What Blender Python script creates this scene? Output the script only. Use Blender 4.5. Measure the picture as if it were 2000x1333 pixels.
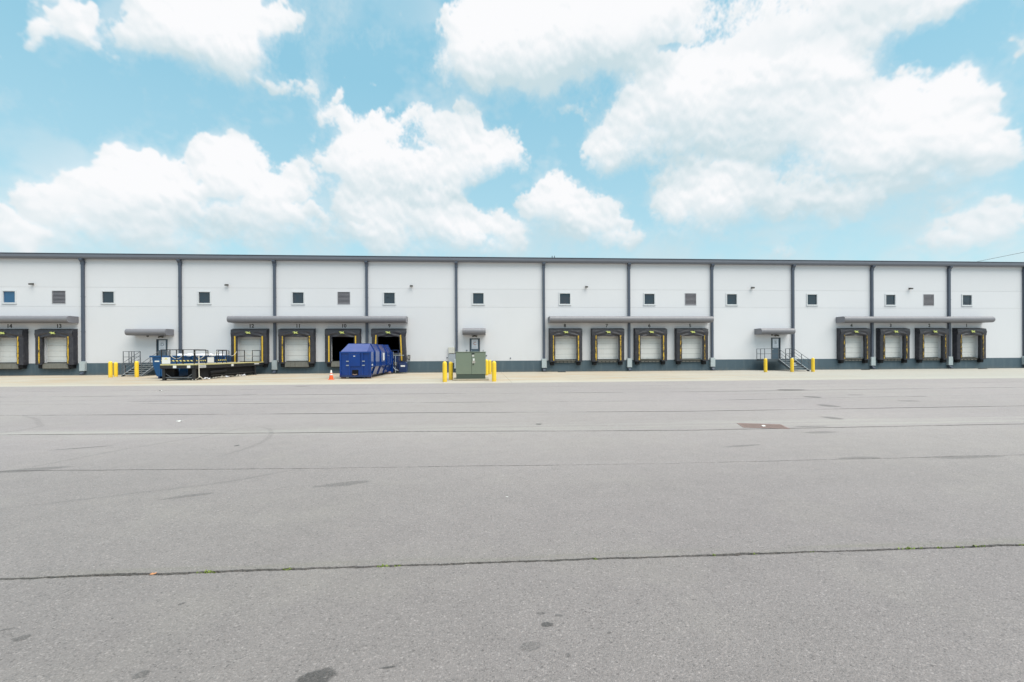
import bpy, math, random
from mathutils import Vector, Matrix, noise
random.seed(7)
scn = bpy.context.scene
for o in list(bpy.data.objects): bpy.data.objects.remove(o)
C = scn.collection

# ------------------------------------------------------------------ camera
cam = bpy.data.objects.new('camera', bpy.data.cameras.new('camera'))
C.objects.link(cam)
yaw, pit, rol = 0.0672, -0.0007, -0.0048
f = Vector((math.sin(yaw)*math.cos(pit), math.cos(yaw)*math.cos(pit), math.sin(pit)))
r = Vector((math.cos(yaw), -math.sin(yaw), 0)); u = r.cross(f)
r2 = r*math.cos(rol)+u*math.sin(rol); u2 = -r*math.sin(rol)+u*math.cos(rol)
M = Matrix((r2, u2, -f)).transposed().to_4x4()
M.translation = Vector((-6.478, -46.956, 1.882))
cam.matrix_world = M
cam.data.sensor_width = 36; cam.data.lens = 36*889/2000
cam.data.shift_y = 25.42/2000
cam.data.clip_end = 3000
scn.camera = cam
scn.view_settings.view_transform = 'Standard'; scn.view_settings.look = 'None'
scn.view_settings.gamma = 1; scn.view_settings.exposure = 0.4
scn.view_settings.use_curve_mapping = False
try:
    scn.cycles.max_bounces = 5; scn.cycles.diffuse_bounces = 3; scn.cycles.glossy_bounces = 3; scn.cycles.transparent_max_bounces = 12
except Exception: pass

# ------------------------------------------------------------------ sun
SUN_EL, SUN_AZ = math.radians(62), math.radians(135)   # azimuth clockwise from +Y (right, a little behind the camera)
sd = Vector((math.sin(SUN_AZ)*math.cos(SUN_EL), math.cos(SUN_AZ)*math.cos(SUN_EL), math.sin(SUN_EL)))
sl = bpy.data.lights.new('sun', 'SUN'); sl.energy = 3.6; sl.angle = math.radians(60); sl.color = (1, .93, .84)
so = bpy.data.objects.new('sun', sl); C.objects.link(so)
so.rotation_euler = sd.to_track_quat('Z', 'Y').to_euler()

# ------------------------------------------------------------------ node helpers
class NT:
    def __init__(s, tree): s.t = tree; s.n = tree.nodes; s.l = tree.links
    def new(s, typ, **kw):
        n = s.n.new(typ)
        for k, v in kw.items(): setattr(n, k, v)
        return n
    def put(s, sock, v):
        if hasattr(v, 'is_output') or hasattr(v, 'links'): s.l.new(v, sock)
        else: sock.default_value = v
    def math(s, op, a, b=None, c=None, clamp=False):
        n = s.new('ShaderNodeMath', operation=op, use_clamp=clamp); s.put(n.inputs[0], a)
        if b is not None: s.put(n.inputs[1], b)
        if c is not None: s.put(n.inputs[2], c)
        return n.outputs[0]
    def vmath(s, op, a, b=None, out=0):
        n = s.new('ShaderNodeVectorMath', operation=op); s.put(n.inputs[0], a)
        if b is not None: s.put(n.inputs[1], b)
        return n.outputs[out]
    def scale(s, v, k):
        n = s.new('ShaderNodeVectorMath', operation='SCALE'); s.put(n.inputs[0], v); s.put(n.inputs['Scale'], k); return n.outputs[0]
    def noise(s, v, scale, detail=3, rough=.5, out='Fac'):
        n = s.new('ShaderNodeTexNoise'); s.put(n.inputs['Vector'], v)
        n.inputs['Scale'].default_value = scale; n.inputs['Detail'].default_value = detail; n.inputs['Roughness'].default_value = rough
        return n.outputs[out]
    def rng(s, v, a, b, c=0., d=1., smooth=False):
        n = s.new('ShaderNodeMapRange'); n.clamp = True
        if smooth: n.interpolation_type = 'SMOOTHSTEP'
        s.put(n.inputs[0], v)
        for i, x in enumerate((a, b, c, d)): s.put(n.inputs[i+1], x)
        return n.outputs[0]
    def mix(s, fac, a, b, mode='MIX'):
        n = s.new('ShaderNodeMix', data_type='RGBA', blend_type=mode)
        s.put(n.inputs[0], fac)
        for i, x in ((6, a), (7, b)):
            if isinstance(x, (tuple, list)) and len(x) == 3: x = (*x, 1)
            s.put(n.inputs[i], x)
        return n.outputs[2]

# ------------------------------------------------------------------ sky: Nishita + cumulus field
CL = [(-0.597, 0.525, 0.052, 0.04, 1), (-0.539, 0.544, 0.076, 0.047, 1), (-0.468, 0.564, 0.075, 0.048, 1), (-0.407, 0.582, 0.04, 0.028, 1), (-0.492, 0.515, 0.048, 0.033, 1), (-0.576, 0.495, 0.054, 0.021, 0.8), (-0.631, 0.5, 0.026, 0.033, 0.4), (-0.48, 0.489, 0.016, 0.013, 0.5), (-0.736, 0.451, 0.022, 0.013, 1.1), (-0.711, 0.469, 0.031, 0.018, 1.1), (-0.685, 0.48, 0.029, 0.019, 1), (-0.667, 0.467, 0.025, 0.019, 0.9), (-0.654, 0.457, 0.016, 0.01, 0.8), (-0.705, 0.503, 0.04, 0.009, 0.4), (-0.773, 0.414, 0.008, 0.009, 0.6), (-0.425, 0.484, 0.03, 0.011, 0.8), (-0.39, 0.48, 0.034, 0.013, 0.7), (-0.351, 0.485, 0.014, 0.023, 0.6), (-0.485, 0.373, 0.029, 0.025, 1), (-0.509, 0.356, 0.032, 0.025, 0.9), (-0.598, 0.32, 0.024, 0.02, 1), (-0.632, 0.3, 0.033, 0.024, 1), (-0.671, 0.276, 0.037, 0.027, 1), (-0.706, 0.249, 0.029, 0.026, 0.8), (-0.646, 0.246, 0.09, 0.044, 1), (-0.577, 0.284, 0.065, 0.046, 1), (-0.502, 0.307, 0.064, 0.052, 1), (-0.461, 0.331, 0.042, 0.043, 0.8), (-0.427, 0.292, 0.044, 0.041, 0.8), (-0.701, 0.212, 0.035, 0.023, 0.9), (-0.391, 0.292, 0.041, 0.037, 0.6), (-0.382, 0.27, 0.046, 0.017, 0.7), (-0.599, 0.213, 0.133, 0.03, 0.7), (-0.444, 0.244, 0.086, 0.032, 0.7), (-0.729, 0.236, 0.025, 0.015, 0.4), (-0.537, 0.321, 0.014, 0.007, -0.9), (-0.51, 0.275, 0.024, 0.012, -1.0), (-0.377, 0.291, 0.02, 0.009, -0.5), (-0.377, 0.331, 0.037, 0.032, 0.8), (-0.774, 0.19, 0.025, 0.036, 1.3), (-0.756, 0.171, 0.018, 0.03, 1.1), (-0.743, 0.166, 0.011, 0.019, 0.8), (-0.599, 0.179, 0.211, 0.015, 0.5), (-0.443, 0.39, 0.017, 0.01, 0.4), (-0.276, 0.498, 0.018, 0.013, 0.7), (-0.296, 0.466, 0.039, 0.029, 0.6), (-0.266, 0.448, 0.04, 0.022, 0.6), (-0.225, 0.529, 0.031, 0.006, 0.35), (-0.194, 0.452, 0.052, 0.026, 0.8), (-0.119, 0.463, 0.065, 0.027, 0.7), (-0.042, 0.459, 0.067, 0.027, 0.8), (0.025, 0.438, 0.062, 0.032, 0.9), (0.069, 0.405, 0.045, 0.028, 0.9), (-0.276, 0.385, 0.07, 0.036, 1), (-0.195, 0.375, 0.105, 0.042, 1), (-0.087, 0.382, 0.099, 0.048, 1), (0.002, 0.395, 0.067, 0.038, 0.9), (-0.321, 0.37, 0.029, 0.018, 0.6), (-0.257, 0.327, 0.101, 0.019, 0.7), (-0.277, 0.301, 0.04, 0.024, 0.8), (-0.237, 0.285, 0.061, 0.035, 0.9), (-0.215, 0.41, 0.062, 0.036, 0.7), (-0.153, 0.3, 0.086, 0.035, 0.9), (-0.076, 0.304, 0.066, 0.035, 1), (-0.043, 0.274, 0.078, 0.036, 1), (0.035, 0.255, 0.067, 0.032, 0.9), (0.08, 0.249, 0.022, 0.015, 0.6), (-0.257, 0.243, 0.081, 0.04, 1), (-0.153, 0.239, 0.117, 0.036, 0.9), (0.018, 0.342, 0.05, 0.022, -0.7), (-0.257, 0.273, 0.025, 0.006, -0.8), (0.023, 0.215, 0.028, 0.011, 0.6), (0.159, 0.345, 0.045, 0.025, 1), (0.125, 0.321, 0.056, 0.03, 0.9), (0.192, 0.314, 0.066, 0.03, 1), (0.247, 0.281, 0.06, 0.029, 1), (0.29, 0.253, 0.051, 0.023, 0.9), (0.203, 0.272, 0.099, 0.019, 0.4), (-0.008, 0.616, 0.073, 0.06, 1), (0.071, 0.617, 0.123, 0.075, 1), (0.183, 0.621, 0.143, 0.074, 1), (0.292, 0.619, 0.138, 0.065, 1), (-0.042, 0.561, 0.055, 0.028, 0.9), (0.048, 0.547, 0.09, 0.021, 0.8), (0.16, 0.553, 0.111, 0.024, 0.7), (0.259, 0.562, 0.108, 0.032, 0.7), (0.386, 0.614, 0.091, 0.043, 0.7), (0.344, 0.553, 0.052, 0.039, 0.5), (0.538, 0.584, 0.107, 0.042, 0.6), (0.663, 0.55, 0.116, 0.041, 0.6), (0.77, 0.52, 0.099, 0.032, 0.8), (0.849, 0.495, 0.068, 0.018, 0.9), (0.582, 0.537, 0.128, 0.022, 0.7), (0.7, 0.5, 0.073, 0.017, 0.5), (0.77, 0.487, 0.052, 0.02, 0.4), (0.435, 0.535, 0.059, 0.027, 1), (0.511, 0.532, 0.064, 0.023, 1), (0.582, 0.516, 0.051, 0.022, 1), (0.686, 0.466, 0.045, 0.026, 1), (0.789, 0.398, 0.057, 0.032, 1), (0.843, 0.352, 0.04, 0.042, 1), (0.876, 0.292, 0.035, 0.032, 1), (0.395, 0.489, 0.101, 0.058, 1), (0.511, 0.485, 0.11, 0.063, 1), (0.615, 0.454, 0.098, 0.062, 1), (0.693, 0.403, 0.089, 0.054, 1), (0.776, 0.35, 0.085, 0.053, 1), (0.492, 0.406, 0.14, 0.043, 0.8), (0.631, 0.354, 0.145, 0.033, 0.8), (0.735, 0.322, 0.104, 0.032, 1), (0.831, 0.29, 0.071, 0.026, 1), (0.333, 0.472, 0.052, 0.03, 0.8), (0.301, 0.413, 0.069, 0.046, 1), (0.258, 0.407, 0.033, 0.037, 0.7), (0.892, 0.266, 0.026, 0.014, 0.6), (0.395, 0.564, 0.03, 0.009, -1.2), (0.51, 0.355, 0.037, 0.007, -0.4), (0.537, 0.398, 0.161, 0.034, 0.5), (0.425, 0.429, 0.059, 0.007, -0.3), (0.846, 0.392, 0.01, 0.008, 0.4), (0.86, 0.367, 0.01, 0.014, 0.45), (0.873, 0.342, 0.006, 0.015, 0.45), (0.198, 0.479, 0.028, 0.012, 0.7), (0.21, 0.517, 0.02, 0.012, 0.5), (0.253, 0.509, 0.027, 0.013, 0.45), (0.237, 0.485, 0.02, 0.017, 0.3), (0.424, 0.325, 0.059, 0.043, 1), (0.491, 0.326, 0.047, 0.032, 1), (0.537, 0.31, 0.045, 0.036, 1), (0.519, 0.275, 0.1, 0.033, 0.9), (0.434, 0.286, 0.069, 0.034, 0.8), (0.614, 0.284, 0.057, 0.028, 0.8), (0.662, 0.262, 0.062, 0.028, 0.8), (0.707, 0.267, 0.065, 0.025, 0.6), (0.735, 0.265, 0.049, 0.023, 0.8), (0.762, 0.264, 0.013, 0.016, 0.6), (0.699, 0.239, 0.059, 0.021, 0.4), (0.831, 0.237, 0.047, 0.019, 0.35), (0.819, 0.2, 0.03, 0.016, 0.7), (0.859, 0.193, 0.05, 0.021, 1), (0.897, 0.178, 0.026, 0.018, 0.8), (0.831, 0.171, 0.059, 0.012, 0.4), (0.443, 0.236, 0.097, 0.012, 0.4), (0.606, 0.19, 0.029, 0.014, 0.5), (0.91, 0.407, 0.009, 0.018, 0.8)]
SH = [(0.291, 0.555, 0.149, 0.036, 0.45), (0.678, 0.525, 0.174, 0.033, 0.5), (0.473, 0.374, 0.151, 0.029, 0.5), (0.735, 0.29, 0.175, 0.012, 0.35), (0.126, 0.558, 0.134, 0.028, 0.25), (-0.257, 0.243, 0.151, 0.025, 0.25), (-0.12, 0.327, 0.162, 0.015, 0.4), (-0.599, 0.23, 0.14, 0.021, 0.3), (0.564, 0.422, 0.13, 0.029, 0.22), (0.677, 0.255, 0.114, 0.017, 0.3), (-0.562, 0.499, 0.059, 0.015, 0.25), (0.214, 0.272, 0.088, 0.019, 0.25), (0.564, 0.512, 0.13, 0.019, -0.4), (0.693, 0.463, 0.044, 0.016, -0.3), (0.435, 0.527, 0.059, 0.027, -0.3), (0.801, 0.401, 0.05, 0.016, -0.3)]
import numpy as np
def make_sky(CL, SH, W=4096, Hh=1024):
    """cloud cover (alpha) and brightness on an azimuth x elevation grid (az -pi..pi, el 0..pi/2), built from placed heaps + noise"""
    rs = np.random.RandomState(11)
    fx = np.fft.rfftfreq(W)[None, :]*W/(2*np.pi); fy = np.fft.fftfreq(Hh)[:, None]*Hh/(np.pi/2)   # cycles per radian
    fr = np.sqrt(fx*fx+(fy*1.0)**2)
    def band(f0, f1, beta=1.6, ani=1.):
        F = np.sqrt((fx)**2+(fy/ani)**2)
        amp = np.where((F > f0) & (F < f1), 1/np.maximum(F, 1e-3)**beta, 0)
        n = np.fft.irfft2(np.fft.rfft2(rs.standard_normal((Hh, W)))*amp, s=(Hh, W)); return (n/n.std()).astype(np.float32)
    def blur(a, s):
        g = np.exp(-2*(np.pi*s)**2*fr**2); return np.fft.irfft2(np.fft.rfft2(a)*g, s=a.shape)
    az = (np.arange(W)+.5)/W*2*np.pi-np.pi; el = (np.arange(Hh)+.5)/Hh*np.pi/2
    wx = band(2, 12)*.005+band(8, 120, 1.8)*.0085; wy = band(2, 12)*.004+band(8, 120, 1.8)*.0075
    bil = sum(np.abs(band(f, f*2, 1))*a for f, a in ((5, .5), (10, .34), (20, .26), (40, .19), (80, .13), (150, .08)))
    bil = (bil-bil.mean())/bil.std()
    soft = band(3, 260, 1.65); fine = band(40, 500, 1.2)
    dens = np.zeros((Hh, W), np.float32)
    for a, e, ra, re, w in CL:
        ra *= 1.33; re *= 1.31
        i0 = max(0, int((a-ra-.08+np.pi)/(2*np.pi)*W)); i1 = min(W, int((a+ra+.08+np.pi)/(2*np.pi)*W)+1)
        j0 = max(0, int((e-re-.08)/(np.pi/2)*Hh)); j1 = min(Hh, int((e+re+.08)/(np.pi/2)*Hh)+1)
        X = az[None, i0:i1]+wx[j0:j1, i0:i1]-a; Y = el[j0:j1, None]+wy[j0:j1, i0:i1]-e
        d = np.clip(1-(X/ra)**2-(Y/re)**2, 0, None)*w
        dens[j0:j1, i0:i1] += d
    dens = np.where(dens > 0, 1.3*np.tanh(dens/1.5), dens)
    # ordinary fair-weather field for the rest of the dome
    far = np.clip((np.abs(az)-.88)/.2, 0, 1)[None, :]; far = np.maximum(far, np.clip((el-.70)/.12, 0, 1)[:, None]); far = far*far*(3-2*far)
    field = np.clip(band(.8, 6, 1.3)*.55+band(3, 60, 1.8)*.2-.05, -1, 1.1)
    dens = dens*(1-far)+field*far
    core = dens.copy()
    d = dens-.13+bil*.075*np.clip(dens*2.2+.1, 0, 1)+(soft*.11+fine*.05)*np.clip(dens*3+.1, 0, 1)
    # crisp sunlit tops, dissolving undersides
    up = np.roll(blur(core, .016), -int(.034/(np.pi/2)*Hh), 0); dn = np.roll(blur(core, .018), int(.03/(np.pi/2)*Hh), 0)
    under = np.clip((up-dn)*1.1+.25, 0, 1)              # 1 where the cloud is above us: an underside
    wdt = .42+.80*under
    alpha = np.clip(d/wdt, 0, 1); alpha = alpha*alpha*(3-2*alpha)
    veil = np.clip((soft*.5+band(2, 60, 1.6, 1.8)*.8-.25)/1.6, 0, 1)*.40*np.clip(.35+blur(np.clip(core, 0, 1), .06)*2.0, 0, 1)
    skirt = np.clip((blur(core, .011)+soft*.16+fine*.03-.03)/1.0, 0, 1)*.85
    alpha = 1-(1-alpha)*(1-skirt); alpha = np.maximum(alpha, veil)
    low = np.clip(1-(el-.13)/.16, 0, 1)[:, None]*np.clip(.52+soft*.30, 0, 1)*.70; alpha = 1-(1-alpha)*(1-low)
    hz = np.clip(1-(el-.14)/.12, 0, 1)[:, None]          # hazy whitening low down
    # relief: height field lit from above right
    h = blur(np.clip(d, 0, 1.4), .004)*.8+bil*.05*np.clip(d*2, 0, 1)
    gy = (np.roll(h, -3, 0)-np.roll(h, 3, 0)); gx = (np.roll(h, -3, 1)-np.roll(h, 3, 1))
    rel = np.clip(.5-gy*2.6-gx*.9, 0, 1)
    big = np.clip(.5+(blur(core, .03)-np.roll(blur(core, .045), -int(.055/(np.pi/2)*Hh), 0))*1.0, 0, 1)
    thick = np.clip(blur(core, .02), 0, 1.3)/1.3
    br = -.30+.95*big+.44*rel+.36*thick
    br = np.clip(br-.10*np.clip(soft*.5, -1, 1), 0, 1)
    for a, e, ra, re, w in SH:
        i0 = max(0, int((a-2.5*ra+np.pi)/(2*np.pi)*W)); i1 = int((a+2.5*ra+np.pi)/(2*np.pi)*W)
        br[:, i0:i1] -= w*np.exp(-((az[None, i0:i1]+wx[:, i0:i1]-a)/ra)**2-((el[:, None]+wy[:, i0:i1]-e)/re)**2)
    br = np.clip(br, 0, 1)
    br = br*(1-.25*hz)+.62*.25*hz
    return alpha.astype(np.float32), br.astype(np.float32)

_al, _br = make_sky(CL, SH)
_px = np.ones((1024, 4096, 4), np.float32); _px[..., 0] = _al; _px[..., 1] = _br; _px[..., 2] = 0
cmap = bpy.data.images.new('cloud_cover', 4096, 1024, alpha=False, float_buffer=True); cmap.colorspace_settings.name = 'Non-Color'
cmap.pixels.foreach_set(_px.ravel()); cmap.update()
try: cmap.pack()
except Exception: pass
world = bpy.data.worlds.new('World'); scn.world = world; world.use_nodes = True
world.node_tree.nodes.clear()
W = NT(world.node_tree)
tc = W.new('ShaderNodeTexCoord'); G = W.vmath('NORMALIZE', tc.outputs['Generated'])
seg = W.new('ShaderNodeSeparateXYZ'); W.put(seg.inputs[0], G)
uu = W.math('MULTIPLY_ADD', W.math('ARCTAN2', seg.outputs[0], seg.outputs[1]), 1/(2*math.pi), .5)
vv = W.math('MULTIPLY', W.math('ARCSINE', W.math('MAXIMUM', seg.outputs[2], 0.002)), 2/math.pi)
cxy = W.new('ShaderNodeCombineXYZ'); W.put(cxy.inputs[0], uu); W.put(cxy.inputs[1], W.math('MINIMUM', vv, .998))
ti = W.new('ShaderNodeTexImage'); ti.image = cmap; ti.extension = 'EXTEND'; ti.interpolation = 'Cubic'; W.put(ti.inputs[0], cxy.outputs[0])
ch = W.new('ShaderNodeSeparateColor'); W.put(ch.inputs[0], ti.outputs[0])
cloudc = W.mix(ch.outputs[1], (.60, .735, .785), (.965, .97, .985))
sky = W.new('ShaderNodeTexSky', sky_type='NISHITA')
sky.sun_disc = False; sky.sun_elevation = SUN_EL; sky.sun_rotation = SUN_AZ
sky.air_density = 1.0; sky.dust_density = 1.6; sky.ozone_density = 1.0
SK = .12
skyc = W.mix(1.0, sky.outputs[0], (SK*1.75, SK*2.25, SK*1.85), 'MULTIPLY')
tint = W.mix(W.rng(seg.outputs[2], 0.05, .5, 0, 1), (.56, .79, .87), (.30, .61, .775))
skyc = W.mix(.85, skyc, tint)
full = W.mix(ch.outputs[0], skyc, cloudc)
full = W.mix(W.rng(seg.outputs[2], -.06, .0, 0, 1), (.30, .29, .27), full)
bg = W.new('ShaderNodeBackground'); W.put(bg.inputs[0], W.scale(full, .76/.12)); bg.inputs[1].default_value = .12
wo = W.new('ShaderNodeOutputWorld'); W.put(wo.inputs[0], bg.outputs[0])

# ------------------------------------------------------------------ materials
MATS = {}
def mat(name, col, rough=.6, metal=0., var=.06, vs=1.5, fine=.04, fs=25., bump=0., bs=40., spec=.5, extra=None):
    if name in MATS: return MATS[name]
    m = bpy.data.materials.new(name); m.use_nodes = True; m.node_tree.nodes.clear(); t = NT(m.node_tree)
    geo = t.new('ShaderNodeNewGeometry'); P = geo.outputs['Position']
    n1 = t.noise(P, vs, 4); n2 = t.noise(P, fs, 3)
    k = t.math('ADD', t.math('MULTIPLY_ADD', n1, 2*var, 1-var), t.math('MULTIPLY_ADD', n2, 2*fine, -fine))
    c = t.scale(t.new('ShaderNodeRGB').outputs[0], k)
    rgb = [n for n in t.n if n.type == 'RGB'][0]; rgb.outputs[0].default_value = (*col, 1)
    if extra: c = extra(t, P, c)
    b = t.new('ShaderNodeBsdfPrincipled'); t.put(b.inputs['Base Color'], c)
    t.put(b.inputs['Roughness'], t.math('MULTIPLY_ADD', n2, .16, rough-.08)); b.inputs['Metallic'].default_value = metal
    b.inputs['Specular IOR Level'].default_value = spec
    if bump:
        bp = t.new('ShaderNodeBump'); bp.inputs['Strength'].default_value = bump; bp.inputs['Distance'].default_value = .02
        t.put(bp.inputs['Height'], t.noise(P, bs, 4, .6)); t.put(b.inputs['Normal'], bp.outputs[0])
    o = t.new('ShaderNodeOutputMaterial'); t.put(o.inputs[0], b.outputs[0])
    MATS[name] = m; return m

def streaks(amount, col, zlo, zhi, sx=6.):
    def fn(t, P, c):          # rain streaks: stretched vertically, strongest near the top edge given
        mp = t.new('ShaderNodeMapping'); t.put(mp.inputs[0], P); mp.inputs['Scale'].default_value = (sx, sx, .25)
        s = t.rng(t.noise(mp.outputs[0], 1, 5, .6), .5, .75)
        return t.mix(t.math('MULTIPLY', s, amount), c, col)
    return fn
def wallx(t, P, c):
    oi = t.new('ShaderNodeObjectInfo'); c = t.scale(c, t.math('MULTIPLY_ADD', oi.outputs['Random'], .035, .985))
    c = streaks(.05, (.55, .55, .53), 0, 12, 1.5)(t, P, c)
    s = t.new('ShaderNodeSeparateXYZ'); t.put(s.inputs[0], P)
    d = t.math('MULTIPLY', t.rng(s.outputs[2], 1.15, 2.4, 1, 0), t.rng(t.noise(P, 1.1, 5, .6), .4, .75))
    return t.mix(t.math('MULTIPLY', d, .16), c, (.42, .39, .33))
def basex(t, P, c):
    c = streaks(.5, (.13, .17, .19), 0, 2, 2.2)(t, P, c)
    s = t.new('ShaderNodeSeparateXYZ'); t.put(s.inputs[0], P)
    d = t.math('MULTIPLY', t.rng(s.outputs[2], 0, .35, 1, 0), t.rng(t.noise(P, 2.5, 5, .6), .35, .7))
    c = t.mix(t.math('MULTIPLY', d, .45), c, (.17, .15, .12))
    return c
M_wall = mat('white_wall_paint', (.650, .648, .675), .55, var=.02, vs=.35, fine=.012, fs=6, bump=.12, bs=30, extra=wallx)
M_base = mat('slate_blue_base_paint', (.062, .098, .125), .6, var=.12, vs=.8, bump=.15, bs=25, extra=basex)
M_joint = mat('joint_filler', (.38, .38, .37), .8)
M_trim = mat('charcoal_metal_trim', (.070, .085, .118), .42, var=.08, extra=streaks(.10, (.13, .14, .16), 0, 12, 8))
M_gutter = mat('grey_gutter_metal', (.135, .145, .175), .4, var=.08)
M_galv = mat('galvanized_steel', (.46, .51, .53), .45, .35, var=.14, vs=9, fine=.1, fs=60)
M_canopy = mat('taupe_canopy_metal', (.190, .187, .208), .42, var=.06, vs=.7, extra=streaks(.22, (.30, .29, .28), 0, 9, 4))
M_frame = mat('white_frame', (.60, .61, .63), .4)
M_slat = mat('grey_louver_metal', (.24, .235, .26), .5)
M_lframe = mat('light_grey_louver_frame', (.42, .42, .44), .4)
M_dark = mat('interior_dark', (.012, .012, .013), .9, spec=.1)
M_door = mat('door_offwhite', (.66, .66, .65), .5, var=.03, fine=.02, extra=streaks(.12, (.36, .33, .28), 0, 4, 5))
M_rubber = mat('black_rubber', (.014, .014, .016), .75, spec=.25)
def fabx(t, P, c):
    s = t.rng(t.noise(P, 3.2, 6, .65), .52, .72)
    return t.mix(t.math('MULTIPLY', s, .55), c, (.085, .080, .085))
M_fabric = mat('black_vinyl_fabric', (.031, .031, .040), .55, var=.35, vs=3, fine=.15, bump=.5, bs=14, spec=.4, extra=fabx)
M_head = mat('black_curtain_fabric', (.037, .035, .043), .45, var=.3, vs=3, fine=.15, bump=.4, bs=9, spec=.5, extra=fabx)
def yel(name, wear):
    def fn(t, P, c):
        mp = t.new('ShaderNodeMapping'); t.put(mp.inputs[0], P); mp.inputs['Scale'].default_value = (9, 5, 2.2)
        s = t.rng(t.noise(mp.outputs[0], 1, 6, .7), .62-wear*.35, .70-wear*.3)
        return t.mix(s, c, (.05, .032, .018))
    return mat(name, (.66, .42, .04), .5, var=.12, fine=.08, extra=fn)
M_y0, M_y1, M_y2 = yel('yellow_stripe_new', .05), yel('yellow_stripe_worn', .42), yel('yellow_stripe_faded', .62)
M_logo = mat('logo_yellow', (.62, .66, .20), .5)
M_level = mat('leveler_steel', (.19, .185, .165), .5, .3, var=.25, vs=4, fine=.12, extra=streaks(.5, (.10, .075, .05), 0, 2, 7))
M_levd = mat('dark_leveler_steel', (.045, .045, .043), .55, .3, var=.4, vs=6)
M_ink = mat('black_number_paint', (.025, .025, .027), .6)
M_doorb = mat('slate_blue_door_paint', (.085, .125, .165), .4)
M_dframe = mat('dark_door_frame', (.035, .043, .052), .45)
M_sign = mat('white_sign_board', (.68, .70, .76), .4)
M_greytext = mat('grey_sign_print', (.33, .35, .40), .5)
M_redtext = mat('faded_red_sign_print', (.50, .28, .26), .5)
M_steel = mat('painted_stair_steel', (.068, .085, .10), .45, var=.15, vs=4)
M_rail = mat('grey_handrail_steel', (.11, .12, .135), .4, var=.15, vs=6)
M_worn = mat('worn_steel_edge', (.36, .39, .42), .35, .5, var=.2, vs=7)
def bolx(t, P, c):
    s = t.new('ShaderNodeSeparateXYZ'); t.put(s.inputs[0], P)
    d = t.math('MULTIPLY', t.rng(s.outputs[2], 0, .3, 1, 0), t.rng(t.noise(P, 7, 5, .65), .35, .65))
    return t.mix(t.math('MULTIPLY', d, .55), c, (.30, .20, .10))
M_bol = mat('yellow_bollard_sleeve', (.82, .54, .03), .35, var=.05, extra=bolx)
def bluex(t, P, c):
    s = t.rng(t.noise(P, 3.5, 7, .7), .60, .72); c = t.mix(t.math('MULTIPLY', s, .35), c, (.07, .14, .30))
    s2 = t.rng(t.noise(P, 6.5, 6, .7), .68, .74); return t.mix(t.math('MULTIPLY', s2, .7), c, (.10, .045, .03))
def bluesheen(t, P, c):
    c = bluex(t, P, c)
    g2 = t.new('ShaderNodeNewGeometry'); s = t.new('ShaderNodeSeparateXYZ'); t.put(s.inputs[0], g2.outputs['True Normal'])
    f_ = t.math('MULTIPLY', t.rng(s.outputs[2], .25, .75, 0, .62), t.rng(t.noise(P, 1.3, 4), .2, .7, .6, 1))   # pale sky sheen on the roof slopes, painted into the colour
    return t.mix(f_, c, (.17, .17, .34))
M_blue = mat('cobalt_blue_container_paint', (.002, .034, .190), .12, var=.25, vs=1.2, fine=.1, bump=.03, bs=4, spec=.5, extra=bluesheen)
M_blued = mat('navy_machine_paint', (.009, .026, .095), .4, var=.3, vs=2, extra=bluex)
M_tub = mat('blue_tub_paint', (.003, .060, .175), .35, var=.18, vs=1.2, extra=bluex)
M_black = mat('black_platform_paint', (.016, .016, .018), .5, var=.3, vs=3)
M_deck = mat('yellowed_deck_edge', (.55, .50, .24), .6, var=.15, vs=3)
M_deckt = mat('deck_plate', (.30, .27, .22), .6, var=.2, vs=2)
M_chain = mat('pale_plastic_chain', (.58, .54, .46), .5)
M_yb = mat('hazard_yellow', (.72, .62, .22), .5)
M_wht = mat('white_sticker', (.70, .70, .69), .5)
M_bag = mat('pale_plastic_bag', (.66, .66, .70), .35, var=.1, vs=6, bump=.4, bs=9)
M_card = mat('dirty_cardboard_and_paper', (.40, .37, .33), .8, var=.3, vs=5)
M_green = mat('olive_green_cabinet_paint', (.165, .200, .150), .42, var=.06, vs=2, bump=.05, extra=streaks(.2, (.20, .24, .18), 0, 2, 6))
M_greend = mat('dark_green_base', (.050, .070, .055), .5)
M_pad = mat('concrete_pad', (.33, .29, .22), .85, var=.2, vs=3, bump=.3)
M_cone = mat('orange_cone', (.80, .10, .015), .45)
M_conew = mat('white_cone_band', (.72, .70, .68), .4)
M_box = mat('beige_meter_box', (.56, .55, .50), .5)
M_boxg = mat('grey_meter_box', (.33, .36, .40), .5)
M_rust = mat('rusty_cast_iron', (.30, .21, .19), .8, .2, var=.3, vs=14, fine=.15, fs=60)
M_lamp = mat('fixture_dark', (.085, .08, .075), .5)
M_lens = mat('fixture_lens', (.45, .45, .42), .25)
M_weed = mat('green_weed_leaf', (.16, .21, .035), .6, var=.4, vs=30)
M_leaf = mat('dry_orange_leaf', (.48, .22, .10), .7)
M_paper = mat('white_litter', (.72, .72, .70), .7)
M_cable = mat('cable_black', (.03, .03, .03), .6)
M_soil = mat('dark_joint_soil', (.022, .021, .018), .95, var=.5, vs=8, spec=.1)
M_earth = mat('dry_earth', (.16, .15, .12), .95, var=.3, vs=.2)
M_roof = mat('roof_membrane', (.35, .35, .35), .8)
M_floor = mat('interior_floor', (.05, .05, .05), .8)

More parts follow.
